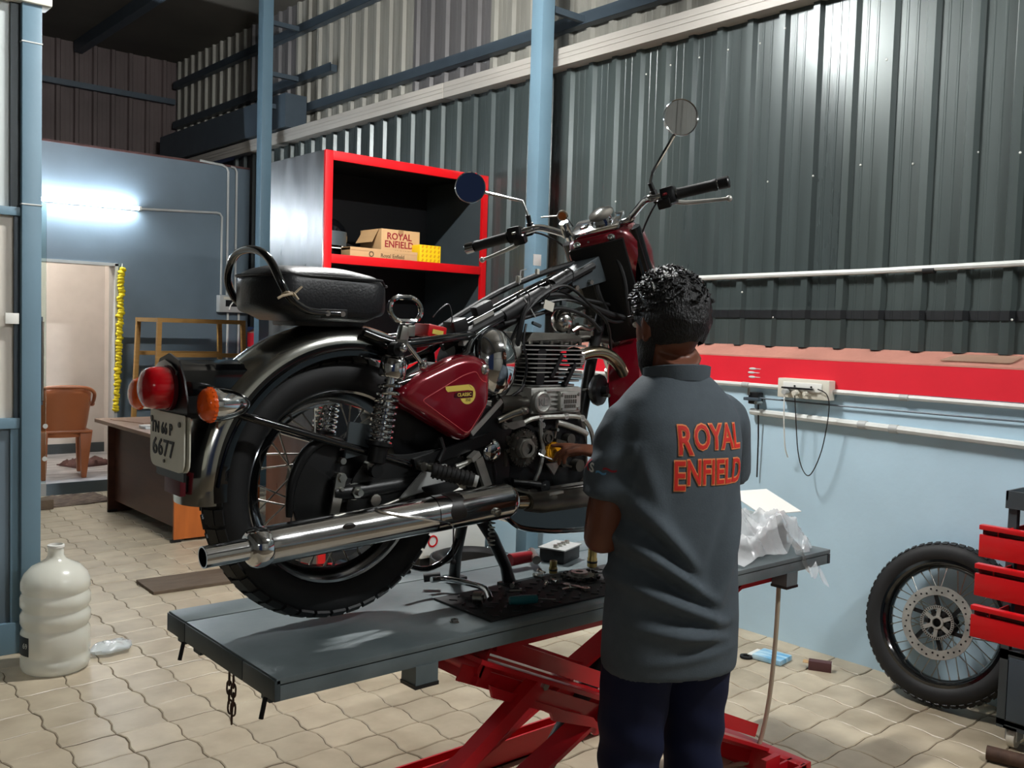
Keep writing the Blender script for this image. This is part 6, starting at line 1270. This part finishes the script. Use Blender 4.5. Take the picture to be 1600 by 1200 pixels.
# polo shirt
sb = MB()
sec = [(.655, .0, .178, .122), (.70, .0, .180, .124), (.80, .0, .176, .122), (.92, .005, .168, .120), (1.04, .008, .164, .122), (1.15, .012, .168, .126), (1.24, .014, .172, .122), (1.30, .016, .166, .11), (1.345, .018, .145, .092), (1.385, .018, .105, .074), (1.405, .016, .08, .066)]
sb.loft([ring((-.004*(1.4-z), y, z), a, c, 36, .82) for z, y, a, c in sec])
for a, e, side in ((shL, elL, -1), (shR, elR, 1)):
    d = (e-a); t_ = .66
    sb.tube([a+Vector((-side*.05, 0, .012)), a+Vector((side*.005, .0, -.012)), a.lerp(e, .33)+Vector((side*.012, -.004, 0)), a.lerp(e, t_)+Vector((side*.012, -.008, 0))], [.055, .062, .066, .072], 20, smooth=3)
def shdisp(co, n):
    x, y, z = co; f = 0
    back = max(0, -n.y); left = max(0, -n.x)
    f += .0045*noise.noise(Vector((x*7, y*7, z*5)))
    # drape folds running down from the arm to the hem on the left flank
    def fold(px_, pz_, ang, ln, amp, w):
        dx, dz = x-px_, z-pz_; u = dx*cos(ang)+dz*sin(ang); v = -dx*sin(ang)+dz*cos(ang)
        if abs(u) > ln: return 0
        return amp*(1-(u/ln)**2)*math.exp(-(v/w)**2)
    if y < .06 and z < 1.24:
        f += fold(-.07, .935, -.62, .17, .030, .017)+fold(-.05, .85, -.40, .16, .026, .016)+fold(-.09, 1.03, -.85, .15, .024, .018)-fold(-.06, .893, -.5, .16, .018, .013)-fold(-.08, .98, -.72, .14, .018, .013)+fold(-.02, .775, -.15, .14, .018, .014)-fold(-.03, .81, -.25, .15, .013, .012)
        f += fold(.02, .78, .25, .13, .010, .018)+fold(.10, .95, 1.2, .22, .013, .02)-fold(.06, 1.0, 1.25, .22, .011, .02)+fold(.0, .72, .1, .15, .008, .014)
        f += fold(-.12, 1.14, 1.9, .13, .010, .02)
    if x < -.15 and z > 1.02: f += .006*sin(z*70+y*40)*max(0, 1-abs(z-1.18)/.14)
    return f
sb_me = remesh(sb, 'shirt', 'shirt', .0085, 12, shdisp)
# open the hem: drop the flat cap underneath
bm = bmesh.new(); bm.from_mesh(sb_me); dele = [f for f in bm.faces if f.normal.z < -.8 and f.calc_center_median().z < .70]; bmesh.ops.delete(bm, geom=dele, context='FACES'); bm.to_mesh(sb_me); bm.free()
shirt = part('shirt', sb_me, 'shirt', MAN)
bvh = BVHTree.FromPolygons([v.co.copy() for v in sb_me.vertices], [list(p.vertices) for p in sb_me.polygons])
hem = MB()
cl_ = []
for i in range(36):
    t_ = 2*pi*i/36; cl_.append((i, t_))
colr = []
for k, (dz, gr_) in enumerate(((0, .0), (.018, .004), (.034, .008), (.032, .014), (.012, .013), (-.006, .010))):
    colr.append([(-.003+(.074+gr_)*cos(t_), .014+(.064+gr_)*sin(t_)+.004, 1.388+dz+(-.012 if sin(t_) > .6 else 0)+.010*(-sin(t_))) for _, t_ in cl_])
part('collar', MB().loft(colr, caps=False), 'shirt', shirt, ang=60)
# print on the back, wrapped on to the cloth
def wrap_text(txt, size, mat, o, ux, uy, offset, lift, spacing=1.0, sx=1.0, rise=0.0, parent=shirt):
    me = text_mesh(txt, size, 0, offset, 'CENTER', spacing, sx); bm = bmesh.new(); bm.from_mesh(me)
    bmesh.ops.triangulate(bm, faces=list(bm.faces))
    for _ in range(2): bmesh.ops.subdivide_edges(bm, edges=[e for e in bm.edges if e.calc_length() > size*.12], cuts=1)
    ux, uy = Vector(ux).normalized(), Vector(uy).normalized(); n_ = ux.cross(uy); o = Vector(o)
    for v in bm.verts:
        p = o+ux*v.co.x+uy*(v.co.y+rise*v.co.x); h_ = bvh.ray_cast(p+n_*.4, -n_)
        v.co = (h_[0]+n_*lift) if h_[0] is not None else p
    bmesh.ops.recalc_face_normals(bm, faces=list(bm.faces)); out = bpy.data.meshes.new('print'); bm.to_mesh(out); bm.free(); out.materials.append(MATS[mat]); bpy.data.meshes.remove(me)
    return part('print', out, mat, parent)
bu, bv = Vector((1, 0, 0)), Vector((0, 0, 1))
def twidth(txt, size, off, sx):
    me = text_mesh(txt, size, 0, off, 'CENTER', 1.0, sx); xs = [v.co.x for v in me.vertices]; bpy.data.meshes.remove(me); return max(xs)-min(xs)
for big, rest, z, wide in (('R', 'OYAL', 1.255, .190), ('E', 'NFIELD', 1.170, .208)):
    s1, s2, g = .099, .084, .006
    w1, w2 = twidth(big, s1, .0012, 1), twidth(rest, s2, .0012, 1); k = (wide-g)/(w1+w2); w1 *= k; w2 *= k; x0 = .03-wide/2
    for mat, off, lift in (('print_orange', .0042, .0022), ('print_red', .0010, .0034)):
        wrap_text(big, s1, mat, (x0+w1/2, 0, z-.008), bu, bv, off, lift, 1.0, k); wrap_text(rest, s2, mat, (x0+w1+g+w2/2, 0, z), bu, bv, off, lift, 1.0, k)
# badge on the left sleeve
def sleeve_text(txt, size, mat, o, ux, uy, lift): return wrap_text(txt, size, mat, o, ux, uy, .001, lift)
so = shL.lerp(elL, .42); u_ = Vector((.25, -.95, -.12)).normalized(); dn = (elL-shL).normalized(); v_ = (-dn-u_*(-dn).dot(u_)).normalized()
wrap_text('X', .04, 'print_maroon', so+u_*-.022, u_, v_, .001, .002); wrap_text('S', .032, 'conduit_white', so+u_*.0+v_*-.004, u_, v_, .001, .002); wrap_text('~', .04, 'print_blue', so+u_*.024+v_*-.008, u_, v_, .001, .002); wrap_text('~', .04, 'print_maroon', so+u_*.04+v_*.004, u_, v_, .001, .002)
# rod tool held in the fingers
t = thing('hex_key', 'thin steel rod tool held in the man\'s fingers', 'tool', (0, 0, 0)); a_ = Rm@tL[1]
part('rod', MB().tube([a_+Vector((-.03, .012, .012)), a_+Vector((.05, -.02, -.02))], .003, 8), 'steel', t); part('tip', MB().cyl(a_+Vector((-.03, .012, .012)), a_+Vector((-.045, .018, .018)), .004, n=6), 'chrome', t)
